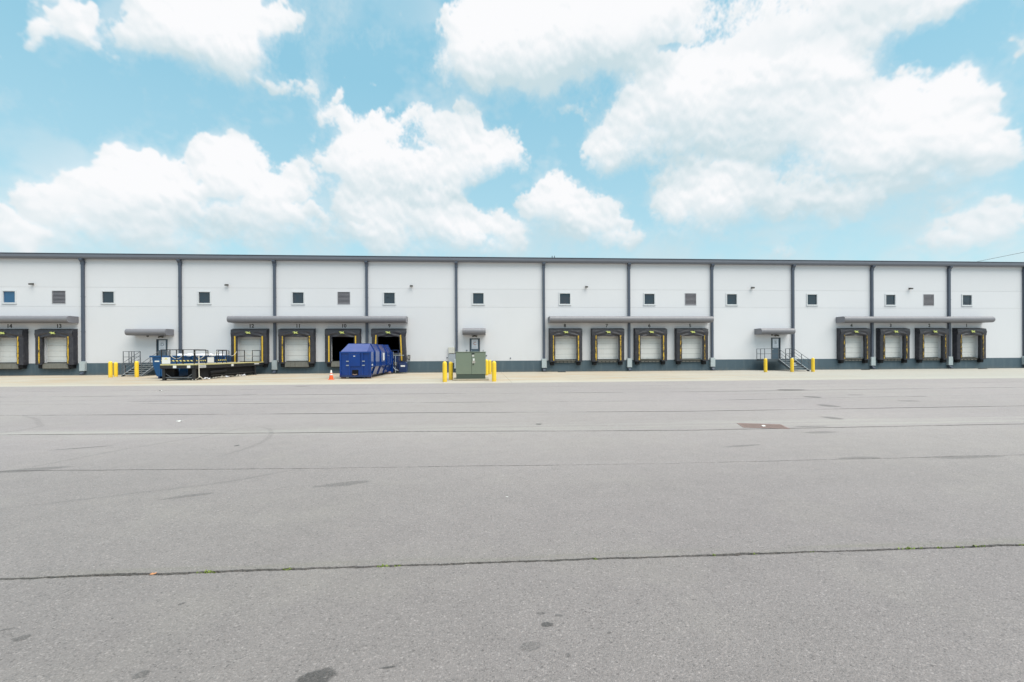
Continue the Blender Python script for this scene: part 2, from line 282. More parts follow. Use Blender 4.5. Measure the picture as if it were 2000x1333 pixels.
def glass(name, col, ior=1.9):
    m = bpy.data.materials.new(name); m.use_nodes = True; m.node_tree.nodes.clear(); t = NT(m.node_tree)
    geo = t.new('ShaderNodeNewGeometry')
    b = t.new('ShaderNodeBsdfPrincipled'); b.inputs['Base Color'].default_value = (*col, 1)
    b.inputs['Roughness'].default_value = .03; b.inputs['IOR'].default_value = ior
    bp = t.new('ShaderNodeBump'); bp.inputs['Strength'].default_value = .9; bp.inputs['Distance'].default_value = .08
    t.put(bp.inputs['Height'], t.noise(geo.outputs['Position'], 1.1, 2)); t.put(b.inputs['Normal'], bp.outputs[0])
    o = t.new('ShaderNodeOutputMaterial'); t.put(o.inputs[0], b.outputs[0]); return m
M_glass = glass('dark_window_glass', (.022, .036, .052), 1.6)
M_glassb = glass('blue_window_glass', (.012, .085, .19), 1.7)

# asphalt -----------------------------------------------------------
def asphalt():
    m = bpy.data.materials.new('weathered_asphalt'); m.use_nodes = True; m.node_tree.nodes.clear(); t = NT(m.node_tree)
    geo = t.new('ShaderNodeNewGeometry'); P = geo.outputs['Position']
    s = t.new('ShaderNodeSeparateXYZ'); t.put(s.inputs[0], P); X, Y = s.outputs[0], s.outputs[1]
    base = (.276, .246, .236)
    oi = t.new('ShaderNodeObjectInfo')
    big = t.noise(P, .11, 5, .55)
    mp = t.new('ShaderNodeMapping'); t.put(mp.inputs[0], P); mp.inputs['Scale'].default_value = (.05, 1.1, 1)
    lane = t.noise(mp.outputs[0], 1, 4, .6)
    med = t.noise(P, 2.2, 8, .72)
    k = t.math('ADD', t.math('MULTIPLY_ADD', big, .34, .83), t.math('ADD', t.math('MULTIPLY_ADD', lane, .12, -.06), t.math('MULTIPLY_ADD', med, .30, -.15)))
    k = t.math('ADD', k, t.math('MULTIPLY_ADD', oi.outputs['Random'], .045, -.022))
    # aggregate: stones in the worn binder, at two sizes
    def stones(scale, lo, hi):
        v = t.new('ShaderNodeTexVoronoi'); t.put(v.inputs['Vector'], P); v.inputs['Scale'].default_value = scale
        sc = t.new('ShaderNodeSeparateColor'); t.put(sc.inputs[0], v.outputs['Color'])
        return v.outputs['Distance'], sc.outputs[0], t.rng(v.outputs['Distance'], lo, hi, 1, 0)
    dA, rA, mA = stones(48, .25, .6); dB, rB, mB = stones(92, .30, .6)
    a = t.math('MULTIPLY', t.rng(rA, .80, .98, 0, 1), mA)
    dk = t.math('MULTIPLY', t.rng(rA, .22, .02, 0, 1), mA)
    b2 = t.math('SUBTRACT', t.math('MULTIPLY', mB, t.rng(rB, 0, 1, -.34, .42)), .0)
    fine = t.math('MULTIPLY_ADD', t.noise(P, 150, 3, .7), .72, -.36)
    k = t.math('ADD', k, t.math('ADD', t.math('MULTIPLY', a, .42), t.math('ADD', t.math('MULTIPLY', dk, -.34), t.math('ADD', b2, fine))))
    rgb = t.new('ShaderNodeRGB'); rgb.outputs[0].default_value = (*base, 1)
    k = t.math('MULTIPLY', k, t.rng(Y, -45.5, -33, .72, 1.06, True))     # colour darkens smoothly towards the camera
    c = t.scale(rgb.outputs[0], k)
    # warm/cool drift and sandy dirt
    c = t.mix(t.rng(t.noise(P, .07, 3), .35, .65, 0, .6), c, t.mix(1, c, (1.0, .975, 1.03), 'MULTIPLY'))
    dirt = t.math('MULTIPLY', t.rng(t.noise(P, .55, 6, .62), .52, .78), .20)
    c = t.mix(dirt, c, (.30, .28, .235))
    # dusty bands where water leaves silt, in the dips near the drain and along the open joint
    def band(y0, w, amt, col, sc):
        d = t.math('ABSOLUTE', t.math('SUBTRACT', Y, y0))
        msk = t.math('MULTIPLY', t.rng(d, 0, w, 1, 0, True), t.rng(t.noise(mp.outputs[0], sc, 5, .6), .42, .62))
        return t.mix(t.math('MULTIPLY', msk, amt), c, col)
    c = band(-35.3, .9, .45, (.42, .405, .36), 3.)
    c = band(-42.78, .11, .35, (.17, .165, .115), 9.)
    c = band(-17.9, .5, .5, (.36, .34, .29), 2.)
    # small dark droppings
    v = t.new('ShaderNodeTexVoronoi'); t.put(v.inputs['Vector'], P); v.inputs['Scale'].default_value = 1.15
    sc = t.new('ShaderNodeSeparateColor'); t.put(sc.inputs[0], v.outputs['Color'])
    dd = t.math('ADD', v.outputs['Distance'], t.math('MULTIPLY_ADD', t.noise(P, 30, 3), .05, -.025))
    spot = t.math('MULTIPLY', t.rng(dd, .012, .032, 1, 0), t.rng(sc.outputs[1], .62, .66, 0, .62))
    c = t.mix(spot, c, (.055, .052, .05))
    bs = t.new('ShaderNodeBsdfPrincipled'); t.put(bs.inputs['Base Color'], c); bs.inputs['Roughness'].default_value = .68; bs.inputs['Specular IOR Level'].default_value = .6
    bp = t.new('ShaderNodeBump'); bp.inputs['Strength'].default_value = .55; bp.inputs['Distance'].default_value = .006
    t.put(bp.inputs['Height'], t.math('ADD', t.math('MULTIPLY', mA, .6), t.math('ADD', t.math('MULTIPLY', mB, .5), t.noise(P, 160, 3, .6))))
    t.put(bs.inputs['Normal'], bp.outputs[0])
    o = t.new('ShaderNodeOutputMaterial'); t.put(o.inputs[0], bs.outputs[0]); return m
M_asph = asphalt()
def concx(t, P, c):
    mp = t.new('ShaderNodeMapping'); t.put(mp.inputs[0], P); mp.inputs['Scale'].default_value = (.28, .75, 1)
    n = t.rng(t.noise(mp.outputs[0], .8, 6, .6), .40, .64); c = t.mix(t.math('MULTIPLY', n, .95), c, (.41, .315, .22)); oi = t.new('ShaderNodeObjectInfo'); c = t.scale(c, t.math('MULTIPLY_ADD', oi.outputs['Random'], .10, .95))
    s = t.new('ShaderNodeSeparateXYZ'); t.put(s.inputs[0], P)
    # clay washed onto the slabs left of the middle bays, bare grey to the right
    side = t.rng(s.outputs[0], 4, 24, 1, .12)
    c = t.mix(side, (.37, .355, .32), c)
    oil = t.math('MULTIPLY', t.rng(t.noise(P, .9, 6, .65), .60, .72), .35); c = t.mix(oil, c, (.17, .15, .125))
    near = t.math('MULTIPLY', t.rng(s.outputs[1], -14.2, -17.0, 0, .6, True), t.rng(s.outputs[0], -2, 10, 1, .5))
    return t.mix(near, c, (.46, .44, .385))
M_conc = mat('stained_apron_concrete', (.41, .375, .31), .85, var=.10, vs=.5, fine=.06, fs=18, bump=.2, bs=30, extra=concx)
def stainmat(name, col, amt):
    m = bpy.data.materials.new(name); m.use_nodes = True; m.node_tree.nodes.clear(); t = NT(m.node_tree)
    geo = t.new('ShaderNodeNewGeometry'); P = geo.outputs['Position']
    at = t.new('ShaderNodeAttribute'); at.attribute_name = 'cover'
    a = t.math('MULTIPLY', t.rng(t.math('ADD', at.outputs['Fac'], t.math('MULTIPLY_ADD', t.noise(P, 11, 8, .72), 1.5, -.75)), .18, .62, 0, 1, True), amt)
    a = t.math('MULTIPLY', a, t.rng(t.noise(P, 110, 2), .30, .55, .45, 1))
    tr = t.new('ShaderNodeBsdfTransparent'); bs = t.new('ShaderNodeBsdfPrincipled')
    bs.inputs['Base Color'].default_value = (*col, 1); bs.inputs['Roughness'].default_value = .7
    mx = t.new('ShaderNodeMixShader'); t.put(mx.inputs[0], a); t.put(mx.inputs[1], tr.outputs[0]); t.put(mx.inputs[2], bs.outputs[0])
    o = t.new('ShaderNodeOutputMaterial'); t.put(o.inputs[0], mx.outputs[0]); return m
M_oil = stainmat('oil_stain', (.055, .053, .052), .52)
M_soft = stainmat('faint_stain', (.07, .07, .068), .30)
M_faint = stainmat('very_faint_stain', (.10, .10, .098), .22)
M_seam = stainmat('seam_grime', (.07, .068, .062), .55)
M_skid = stainmat('tyre_rubber', (.09, .09, .092), .09)

# ------------------------------------------------------------------ mesh helpers
class MB:
    def __init__(s): s.v = []; s.f = []
    def quad(s, *p):
        n = len(s.v); s.v += [tuple(q) for q in p]; s.f.append(tuple(range(n, n+len(p)))); return s
    def box(s, x0, x1, y0, y1, z0, z1):
        n = len(s.v)
        s.v += [(x0,y0,z0),(x1,y0,z0),(x1,y1,z0),(x0,y1,z0),(x0,y0,z1),(x1,y0,z1),(x1,y1,z1),(x0,y1,z1)]
        s.f += [tuple(n+i for i in q) for q in ((0,3,2,1),(4,5,6,7),(0,1,5,4),(1,2,6,5),(2,3,7,6),(3,0,4,7))]; return s
    def prism(s, poly, axis, a, b):
        """poly: 2D points; extruded along axis ('x': poly=(y,z); 'y': (x,z); 'z': (x,y)) from a to b"""
        def P(p, t): return (t, p[0], p[1]) if axis == 'x' else (p[0], t, p[1]) if axis == 'y' else (p[0], p[1], t)
        n = len(s.v); k = len(poly)
        s.v += [P(p, a) for p in poly]+[P(p, b) for p in poly]
        s.f.append(tuple(n+i for i in range(k))); s.f.append(tuple(n+k+i for i in reversed(range(k))))
        for i in range(k): j = (i+1) % k; s.f.append((n+i, n+k+i, n+k+j, n+j))
        return s
    def tube(s, pts, rad, n=8, cap=True):
        pts = [Vector(p) for p in pts]; rings = []
        for i, p in enumerate(pts):
            d = (pts[min(i+1, len(pts)-1)]-pts[max(i-1, 0)]).normalized()
            a = d.cross(Vector((0, 0, 1)) if abs(d.z) < .9 else Vector((1, 0, 0))).normalized(); b = d.cross(a)
            k = len(s.v); rr = rad[i] if isinstance(rad, (list, tuple)) else rad
            s.v += [tuple(p+(a*math.cos(2*math.pi*j/n)+b*math.sin(2*math.pi*j/n))*rr) for j in range(n)]; rings.append(k)
        for k0, k1 in zip(rings, rings[1:]):
            for j in range(n): s.f.append((k0+j, k0+(j+1) % n, k1+(j+1) % n, k1+j))
        if cap: s.f.append(tuple(rings[0]+j for j in reversed(range(n)))); s.f.append(tuple(rings[-1]+j for j in range(n)))
        return s
    def bar(s, p, q, w, h=None):
        h = h or w; p, q = Vector(p), Vector(q); d = (q-p).normalized()
        a = d.cross(Vector((0, 0, 1)) if abs(d.z) < .95 else Vector((0, 1, 0))).normalized(); b = d.cross(a).normalized()
        n = len(s.v)
        for c0 in (p, q):
            for i, j in ((-1,-1),(1,-1),(1,1),(-1,1)): s.v.append(tuple(c0+a*i*w/2+b*j*h/2))
        s.f += [tuple(n+i for i in q2) for q2 in ((0,1,2,3),(7,6,5,4),(0,4,5,1),(1,5,6,2),(2,6,7,3),(3,7,4,0))]; return s
    def lathe(s, prof, cx=0, cy=0, n=20):
        k = len(s.v)
        for rr, z in prof: s.v += [(cx+rr*math.cos(2*math.pi*j/n), cy+rr*math.sin(2*math.pi*j/n), z) for j in range(n)]
        for i in range(len(prof)-1):
            for j in range(n): s.f.append((k+i*n+j, k+i*n+(j+1) % n, k+(i+1)*n+(j+1) % n, k+(i+1)*n+j))
        s.f.append(tuple(k+j for j in reversed(range(n)))); s.f.append(tuple(k+(len(prof)-1)*n+j for j in range(n)))
        return s
    def mesh(s, name, m, smooth=False, bevel=0):
        me = bpy.data.meshes.new(name); me.from_pydata(s.v, [], s.f); me.materials.append(m)
        import bmesh
        bm = bmesh.new(); bm.from_mesh(me); bmesh.ops.recalc_face_normals(bm, faces=bm.faces)
        if bevel: bmesh.ops.bevel(bm, geom=[e for e in bm.edges if e.is_manifold and e.calc_face_angle(0) > .5], offset=bevel, segments=1, affect='EDGES', profile=.5)
        bm.to_mesh(me); bm.free()
        if smooth:
            for p in me.polygons: p.use_smooth = True
            try: me.set_sharp_from_angle(angle=math.radians(40))
            except Exception: pass
        return me
    def build(s, name, m, parent=None, loc=(0, 0, 0), smooth=False, bevel=0, label=None, kind=None):
        return link(name, s.mesh(name, m, smooth, bevel), parent, loc, label, kind)
def link(name, me, parent=None, loc=(0, 0, 0), label=None, kind=None):
    o = bpy.data.objects.new(name, me); C.objects.link(o); o.location = loc
    if parent: o.parent = parent
    if label: o['label'] = label
    if kind: o['kind'] = kind
    return o
def thing(name, label, cat, loc=(0, 0, 0), group=None, rz=0):
    o = bpy.data.objects.new(name, None); C.objects.link(o); o.location = loc; o.rotation_euler = (0, 0, rz)
    return tag(o, label, cat, group)
def tag(o, label, cat, group=None):
    o['label'] = label; o['category'] = cat
    if group: o['group'] = group
    return o
def copy_tree(o, parent=None):
    c = o.copy(); C.objects.link(c); c.parent = parent
    for ch in [x for x in o.children]: copy_tree(ch, c)
    return c
def struct(o): o['kind'] = 'structure'; return o
def text_mesh(s, size, m, ext=.004, name='lettering'):
    cu = bpy.data.curves.new('t', 'FONT'); cu.body = s; cu.size = size; cu.extrude = ext; cu.align_x = 'CENTER'; cu.align_y = 'CENTER'
    cu.resolution_u = 3; cu.offset = size*.028
    t = bpy.data.objects.new('t', cu); C.objects.link(t)
    bpy.context.view_layer.update()
    me = bpy.data.meshes.new_from_object(t.evaluated_get(bpy.context.evaluated_depsgraph_get()))
    bpy.data.objects.remove(t); me.name = name; me.materials.clear(); me.materials.append(m)
    me.transform(Matrix.Rotation(math.pi/2, 4, 'X')); return me

# ------------------------------------------------------------------ ground, asphalt lanes, concrete apron
g0 = struct(MB().box(-1200, 1200, -1200, 1200, -1.0, -.12).build('ground', M_earth))
yard = struct(MB().box(-130, 130, -92, 0, -.115, -.05).build('asphalt_yard', M_soil))
SEAM = {0: [(-130, -17.55), (-37, -16.9), (-14, -17.5), (10, -17.3), (130, -17.6)],
        1: [(-130, -21.0), (0, -21.3), (130, -21.0)],
        2: [(-130, -24.2), (-28, -24.5), (3.6, -25.6), (22, -25.0), (130, -24.8)],
        3: [(-130, -27.6), (-23, -28.1), (-11, -29.0), (1.7, -29.5), (17, -28.6), (130, -28.2)],
        4: [(-130, -31.2), (-22, -31.5), (-10.4, -32.1), (.2, -32.7), (12.2, -32.5), (130, -32.0)],
        5: [(-130, -35.0), (-18, -35.3), (-9.5, -35.7), (-1.4, -36.2), (7.5, -36.1), (130, -35.8)],
        6: [(-130, -38.8), (-14.3, -38.97), (-8.5, -39.24), (-3.4, -39.4), (3.3, -39.34), (130, -39.2)],
        7: [(-130, -42.7), (-10.6, -42.83), (-6.2, -42.85), (-1.2, -42.88), (130, -43.0)]}
for i in range(8, 21): SEAM[i] = [(-130, -42.8-3.75*(i-7)), (130, -42.9-3.75*(i-7))]
def yat(i, x):
    P = SEAM[i]
    for (x0, y0), (x1, y1) in zip(P, P[1:]):
        if x <= x1:
            t = max(0, (x-x0)/(x1-x0)); t2 = t*t*(3-2*t); return y0+(y1-y0)*(.5*t+.5*t2)
    return P[-1][1]
HW = {0: .004, 1: .006, 2: .010, 3: .008, 4: .014, 5: .014, 6: .006, 7: .019}
def jag(i, x, sgn):
    h = HW.get(i, .006)
    a = noise.noise(Vector((x*1.7, i*7.3, 0)))*.035 + noise.noise(Vector((x*9, i*3.1, 0)))*.012
    op = h*(1+.75*noise.noise(Vector((x*1.1, i*11.7, 5.)))) + .011*noise.noise(Vector((x*30, i*5.7, sgn*9.)))*(1 if i in (6, 7) else .5) + .009*noise.noise(Vector((x*9, i*5.7, sgn*3.)))
    return yat(i, x)+a*.6+sgn*max(.0012, op)
def xs(i):
    out = set(); x = -130.
    while x <= 130:
        out.add(round(x, 3)); ax = abs(x+6)
        x += 4. if ax > 40 else .5 if ax > 22 else (.10 if ax > 8 else .022) if i in (7,) else (.12 if i in (5, 6) and ax < 18 else .3)
    return out
for i in range(0, 20):
    X = sorted(xs(i) | xs(i+1)); X.append(130.) if X[-1] < 130 else None
    v = []; fc = []
    for x in X:
        yt = jag(i, x, -1); yb = jag(i+1, x, 1); v += [(x, yt, -.05), (x, yt, 0), (x, yb, 0), (x, yb, -.05)]
    for k in range(len(X)-1):
        a, b = 4*k, 4*k+4
        for q in range(3): fc.append((a+q, a+q+1, b+q+1, b+q))
    me = bpy.data.meshes.new('paving_lane'); me.from_pydata(v, [], fc); me.materials.append(M_asph)
    import bmesh
    bm = bmesh.new(); bm.from_mesh(me); bmesh.ops.recalc_face_normals(bm, faces=bm.faces)
    if sum(fa.normal.z for fa in bm.faces) < 0: bmesh.ops.reverse_faces(bm, faces=bm.faces)
    bm.to_mesh(me); bm.free()
    link('paving_lane', me, yard)
apron = struct(MB().box(-130, 130, -16.4, .4, -.046, -.02).build('concrete_apron', M_soil))
rows = [(-.02, -5.6), (-5.6, -11.3), (-11.3, None)]
nx = 29; xw = 9.0/2
sl_me = {}
for ri, (ya, yb) in enumerate(rows):
    for k in range(-nx, nx):
        x0, x1 = k*xw+.006, (k+1)*xw-.006
        if yb is None:
            pts = [(x0, ya-.012), (x1, ya-.012)] + [(x1-(x1-x0)*j/6, jag(0, x1-(x1-x0)*j/6, 1)) for j in range(7)]
            MB().prism(pts, 'z', -.05, .0).build('concrete_slab', M_conc, apron)
        else:
            if ri not in sl_me: sl_me[ri] = MB().box(0, xw-.012, yb+.006, ya-.006, -.05, 0).mesh('concrete_slab', M_conc)
            link('concrete_slab', sl_me[ri], apron, (x0, 0, 0))

# stains and tyre marks: thin worn films lying on the asphalt
def film(name, pts_rings, m, label):
    """pts_rings: list of (verts, cover) rings"""
def stain(x, y, a, b, rot, m, label=None, sq=1.):
    n = 22; v = [(0, 0, 0)]; cov = [1.]
    ph = random.random()*50
    for k, (rr, cc) in enumerate(((.55, .9), (.85, .45), (1.15, 0.))):
        for j in range(n):
            t = 2*math.pi*j/n; w = 1+.28*noise.noise(Vector((math.cos(t)*1.3, math.sin(t)*1.3, ph)))*sq
            v.append((rr*w*a*math.cos(t), rr*w*b*math.sin(t), 0)); cov.append(cc)
    fc = [(0, 1+j, 1+(j+1) % n) for j in range(n)]
    for k in range(2):
        for j in range(n): p = 1+k*n; fc.append((p+j, p+n+j, p+n+(j+1) % n, p+(j+1) % n))
    me = bpy.data.meshes.new('asphalt_stain'); me.from_pydata(v, [], fc); me.materials.append(m)
    at = me.attributes.new('cover', 'FLOAT', 'POINT'); at.data.foreach_set('value', cov)
    o = link('asphalt_stain', me, yard, (x, y, .003)); o.rotation_euler = (0, 0, rot)
    if label: o['label'] = label
    return o
for x, y, a, b, ro, m in [(-7.45, -44.24, .115, .085, .5, M_oil), (-6.03, -43.82, .048, .036, -.1, M_oil), (-6.06, -43.68, .035, .02, 0, M_soft), (-5.93, -43.72, .035, .018, -.4, M_soft),
        (-9.55, -43.71, .055, .04, .3, M_soft), (-9.75, -43.6, .05, .012, .3, M_soft), (-8.49, -44.13, .05, .035, .7, M_soft), (-7.05, -44.18, .05, .012, .1, M_oil),
        (-6.17, -44.05, .08, .05, .2, M_faint), (-5.95, -44.15, .02, .022, .3, M_soft), (-8.75, -43.35, .03, .012, .5, M_oil), (-5.63, -43.95, .02, .012, .5, M_soft),
        (9.01, -25.12, .85, .38, -.05, M_oil), (7.4, -28.72, .35, .3, -.5, M_oil), (9.9, -28.0, .5, .13, 0, M_soft), (11.9, -28.9, .5, .15, 0, M_soft), (5.66, -31.75, .32, .5, 0, M_soft),
        (3.51, -34.6, .22, .36, .2, M_soft), (1.46, -36.78, .45, .16, .1, M_faint), (9.83, -30.6, .45, .2, -.1, M_soft), (1.85, -35.95, .5, .08, 0, M_soft), (-1.2, -38.1, .5, .08, .2, M_faint),
        (-13.9, -38.9, .5, .16, .3, M_faint), (-14.6, -37.1, .5, .06, .4, M_soft), (-17.5, -24.5, .4, .2, .2, M_faint), (-19.8, -27.3, 1.3, .2, 0, M_faint), (-4.96, -34.9, .1, .12, .2, M_oil),
        (-11.55, -37.15, .05, .08, 0, M_oil), (-17.15, -19.05, .5, .3, 0, M_soft), (-.2, -42.9, .2, .03, -.4, M_oil), (-8.5, -40.2, .4, .12, .3, M_faint), (-10.4, -40.6, .35, .07, .4, M_faint),
        (2.2, -39.4, .8, .12, 0, M_faint), (.2, -39.3, .5, .1, 0, M_faint)]:
    stain(x, y, a, b, ro, m)
def skid(pts, w, close=False):
    v = []; cov = []; fc = []
    P = [Vector((*p, 0)) for p in pts]
    # Catmull-Rom resample
    Q = []
    for i in range(len(P)-1):
        a, b, c, d = P[max(i-1, 0)], P[i], P[i+1], P[min(i+2, len(P)-1)]
        for s in range(8):
            t = s/8; Q.append(.5*((2*b)+(c-a)*t+(2*a-5*b+4*c-d)*t*t+(-a+3*b-3*c+d)*t**3))
    Q.append(P[-1]); N = len(Q)
    for i, p in enumerate(Q):
        d = (Q[min(i+1, N-1)]-Q[max(i-1, 0)]).normalized(); n = Vector((-d.y, d.x, 0))
        e = min(1, i/6, (N-1-i)/6)
        for s, cc in ((-1, 0), (-.5, .85), (.5, .85), (1, 0)): v.append(tuple(p+n*s*w)); cov.append(cc*e)
    for i in range(N-1):
        for k in range(3): a = 4*i+k; fc.append((a, a+1, a+5, a+4))
    me = bpy.data.meshes.new('tyre_mark'); me.from_pydata(v, [], fc); me.materials.append(M_skid)
    at = me.attributes.new('cover', 'FLOAT', 'POINT'); at.data.foreach_set('value', cov)
    link('tyre_mark', me, yard, (0, 0, .003))
def grime(i, w, x0, x1, st, amp):
    v = []; cov = []; fc = []; x = x0; N = 0
    while x <= x1:
        y = yat(i, x)+.6*(noise.noise(Vector((x*1.7, i*7.3, 0)))*.035+noise.noise(Vector((x*9, i*3.1, 0)))*.012)
        a = amp*(.62+.9*noise.noise(Vector((x*.35, i*4.4, 2)))+.3*noise.noise(Vector((x*2.5, i*4.4, 7))))
        for s_, cc in ((-1, 0), (-.45, 1), (.45, 1), (1, 0)): v.append((x, y+s_*w, 0)); cov.append(max(0, cc*a))
        x += st; N += 1
    for k in range(N-1):
        for q in range(3): a = 4*k+q; fc.append((a, a+1, a+5, a+4))
    me = bpy.data.meshes.new('seam_grime'); me.from_pydata(v, [], fc); me.materials.append(M_seam)
    at = me.attributes.new('cover', 'FLOAT', 'POINT'); at.data.foreach_set('value', cov)
    link('seam_grime', me, yard, (0, 0, .0022))
for i, w, amp in ((1, .07, .5), (2, .10, .8), (3, .09, .5), (4, .085, .95), (5, .055, 1.0), (6, .022, .75), (7, .020, .55)): grime(i, w, -60 if i < 5 else -25, 60 if i < 5 else 18, .25 if i < 6 else .08, amp)
skid([(-14.3, -39.4), (-13.62, -37.31), (-13.38, -36.87), (-13.18, -36.38), (-12.92, -35.89), (-12.77, -35.3), (-12.45, -34.7), (-11.95, -34.9), (-11.48, -35.76), (-11.23, -36.67), (-11.21, -37.48), (-11.4, -38.3)], .07)
skid([(-24, -40.5), (-18.4, -35.2), (-19.2, -33.0), (-21.5, -31.2)], .09)
skid([(-12.9, -41.2), (-11.2, -40.4), (-10.2, -39.9), (-9.3, -39.0)], .06)
skid([(-30, -27.2), (-22, -26.6), (-16, -26.9), (-10, -27.6)], .13)
skid([(-3, -24.2), (4, -23.6), (12, -23.5), (20, -24.0)], .13)
skid([(2, -27.4), (8, -27.0), (14, -27.2)], .12)

# ------------------------------------------------------------------ warehouse
WH = thing('warehouse', 'long white single-storey warehouse with slate blue base, charcoal downspouts and numbered loading docks', 'warehouse')
H = 11.25; B0, B1 = -7, 7
bays = [i*9.0 for i in range(B0, B1)]
numbers = {-54.0: [(2.22, '14'), (6.70, '13')], -36.0: [(6.70, '12')], -27.0: [(2.22, '11'), (6.70, '10')], -18.0: [(2.22, '9')], 0.0: [(2.22, '8'), (6.65, '7')], 9.0: [(2.22, '6'), (6.65, '5')],
           27.0: [(6.73, '4')], 36.0: [(2.26, '3'), (6.78, '2')], 45.0: [(2.2, '1')]}
OPEN = {'9', '10'}
persons = {-45.0: (7.2, 'D'), -9.0: (1.85, 'C'), 18.0: (7.13, 'B')}
louv = {-54.0, -27.0, 9.0, 36.0}
def panel(x0, x1, z0, z1, holes, T=.22):
    """wall slab with rectangular openings, reveals included"""
    mb = MB(); gx = sorted({x0, x1, *[h[0] for h in holes], *[h[1] for h in holes]}); gz = sorted({z0, z1, *[h[2] for h in holes], *[h[3] for h in holes]})
    gx = [x for x in gx if x0 <= x <= x1]; gz = [z for z in gz if z0 <= z <= z1]
    for a, b in zip(gx, gx[1:]):
        for c, d in zip(gz, gz[1:]):
            mx, mz = (a+b)/2, (c+d)/2
            if any(h[0] < mx < h[1] and h[2] < mz < h[3] for h in holes): continue
            mb.quad((a, 0, c), (b, 0, c), (b, 0, d), (a, 0, d)); mb.quad((a, T, c), (a, T, d), (b, T, d), (b, T, c))
    mb.quad((x0, 0, z0), (x0, T, z0), (x0, T, z1), (x0, 0, z1)); mb.quad((x1, 0, z0), (x1, 0, z1), (x1, T, z1), (x1, T, z0))
    for z in (z0, z1):
        if not any(abs(h[2]-z) < 1e-4 or abs(h[3]-z) < 1e-4 for h in holes): mb.quad((x0, 0, z), (x1, 0, z), (x1, T, z), (x0, T, z))
    for a, b, c, d in holes:
        c2, d2 = max(c, z0), min(d, z1)
        mb.quad((a, 0, c2), (a, T, c2), (a, T, d2), (a, 0, d2)); mb.quad((b, 0, c2), (b, 0, d2), (b, T, d2), (b, T, c2))
        if d < z1: mb.quad((a, 0, d), (a, T, d), (b, T, d), (b, 0, d))
        if c > z0: mb.quad((a, 0, c), (b, 0, c), (b, T, c), (a, T, c))
    return mb
def wallmesh(mb, name, m):
    me = bpy.data.meshes.new(name); me.from_pydata(mb.v, [], mb.f); me.materials.append(m)
    return me
GAP = .006
Zr = [(1.16, 6.68), (6.68, 8.55), (8.55, 11.3)]
for bx in bays:
    dock = [(bx+c-1.3, bx+c+1.3, 1.16, 4.0) for c, _ in numbers.get(bx, [])]
    per = [(bx+persons[bx][0]-.52, bx+persons[bx][0]+.52, 1.16, 3.47)] if bx in persons else []
    for k, (z0, z1) in enumerate(Zr):
        holes = []
        if k == 0: holes = dock+per
        if k == 1:
            holes = [(bx+1.60, bx+2.87, 6.94, 8.22)]
            if bx in louv: holes.append((bx+6.08, bx+7.34, 6.93, 8.21))
        link('wall_panel', wallmesh(panel(bx+GAP, bx+9-GAP, z0+(GAP if k else 0), z1-GAP, holes), 'wall_panel', M_wall), WH)
    MB().box(bx+GAP/2, bx+9-GAP/2, -.015, .3, -.1, 1.155).build('foundation_wall', M_base, WH)
    # backing behind the joints
    # windows
    w = MB(); 
    for (a, b, c, d) in ((1.60, 1.70, 6.94, 8.22), (2.77, 2.87, 6.94, 8.22), (1.70, 2.77, 6.94, 7.04), (1.70, 2.77, 8.12, 8.22)): w.box(bx+a, bx+b, -.06, .10, c, d)
    wo_ = MB().box(bx+1.56, bx+2.91, -.08, -.002, 6.90, 6.938).build('window', M_frame, WH)
    w.build('window_frame', M_frame, wo_)
    gl = MB().box(bx+1.701, bx+2.769, .05, .07, 7.041, 8.119).build('pane', M_glassb if bx == -54 else M_glass, wo_)
    if bx in louv:
        lo = MB()
        for (a, b, c, d) in ((6.08, 6.12, 6.93, 8.21), (7.30, 7.34, 6.93, 8.21), (6.12, 7.30, 6.93, 6.97), (6.12, 7.30, 8.17, 8.21)): lo.box(bx+a, bx+b, -.03, .10, c, d)
        L = lo.build('louver', M_lframe, WH)
        sm = MB().prism([(-.02, 0), (-.005, 0), (.075, .09), (.06, .09)], 'x', 6.121, 7.299).mesh('slat', M_slat)
        for k in range(9): link('slat', sm, L, (bx, 0, 6.985+k*.131))
        MB().box(bx+6.121, bx+7.299, .09, .1, 6.971, 8.169).build('louver_back', M_dark, L)
# joint backing strip (recessed), so the joints read as thin grey lines
jb = MB()
for z in (6.68, 8.55): jb.box(-62.9, 62.9, .03, .05, z-.03, z+.03)
jb.build('joint_sealant', M_joint, WH)
# shell: side walls, back wall, roof, dock-level floor
MB().box(-63.2, -63.0, .3, 60, 0, 11.3).build('side_wall', M_wall, WH)
MB().box(63.0, 63.2, .3, 60, 0, 11.3).build('side_wall', M_wall, WH)
MB().box(-63.2, 63.2, 60, 60.3, 0, 11.3).build('back_wall', M_wall, WH)
MB().box(-63.3, 63.3, -.05, 60.4, 11.32, 11.5).build('roof', M_roof, WH)
MB().box(-62.9, 62.9, .31, 59.9, .5, 1.19).build('interior_floor', M_floor, WH)
MB().box(-62.9, 62.9, 14, 14.1, 1.2, 11.2).build('interior_partition', M_dark, WH)
# gutter / eave
MB().prism([(-.06, 11.28), (-.42, 11.28), (-.50, 11.42), (-.50, 11.66), (-.44, 11.70), (-.06, 11.70)], 'x', -63.4, 63.4).build('gutter', M_gutter, WH)
MB().box(-63.4, 63.4, -.53, .4, 11.705, 11.75).build('roof_edge_trim', M_trim, WH)
MB().box(-63.0, 63.0, -.03, -.002, 11.02, 11.28).build('eave_board', M_wall, WH)
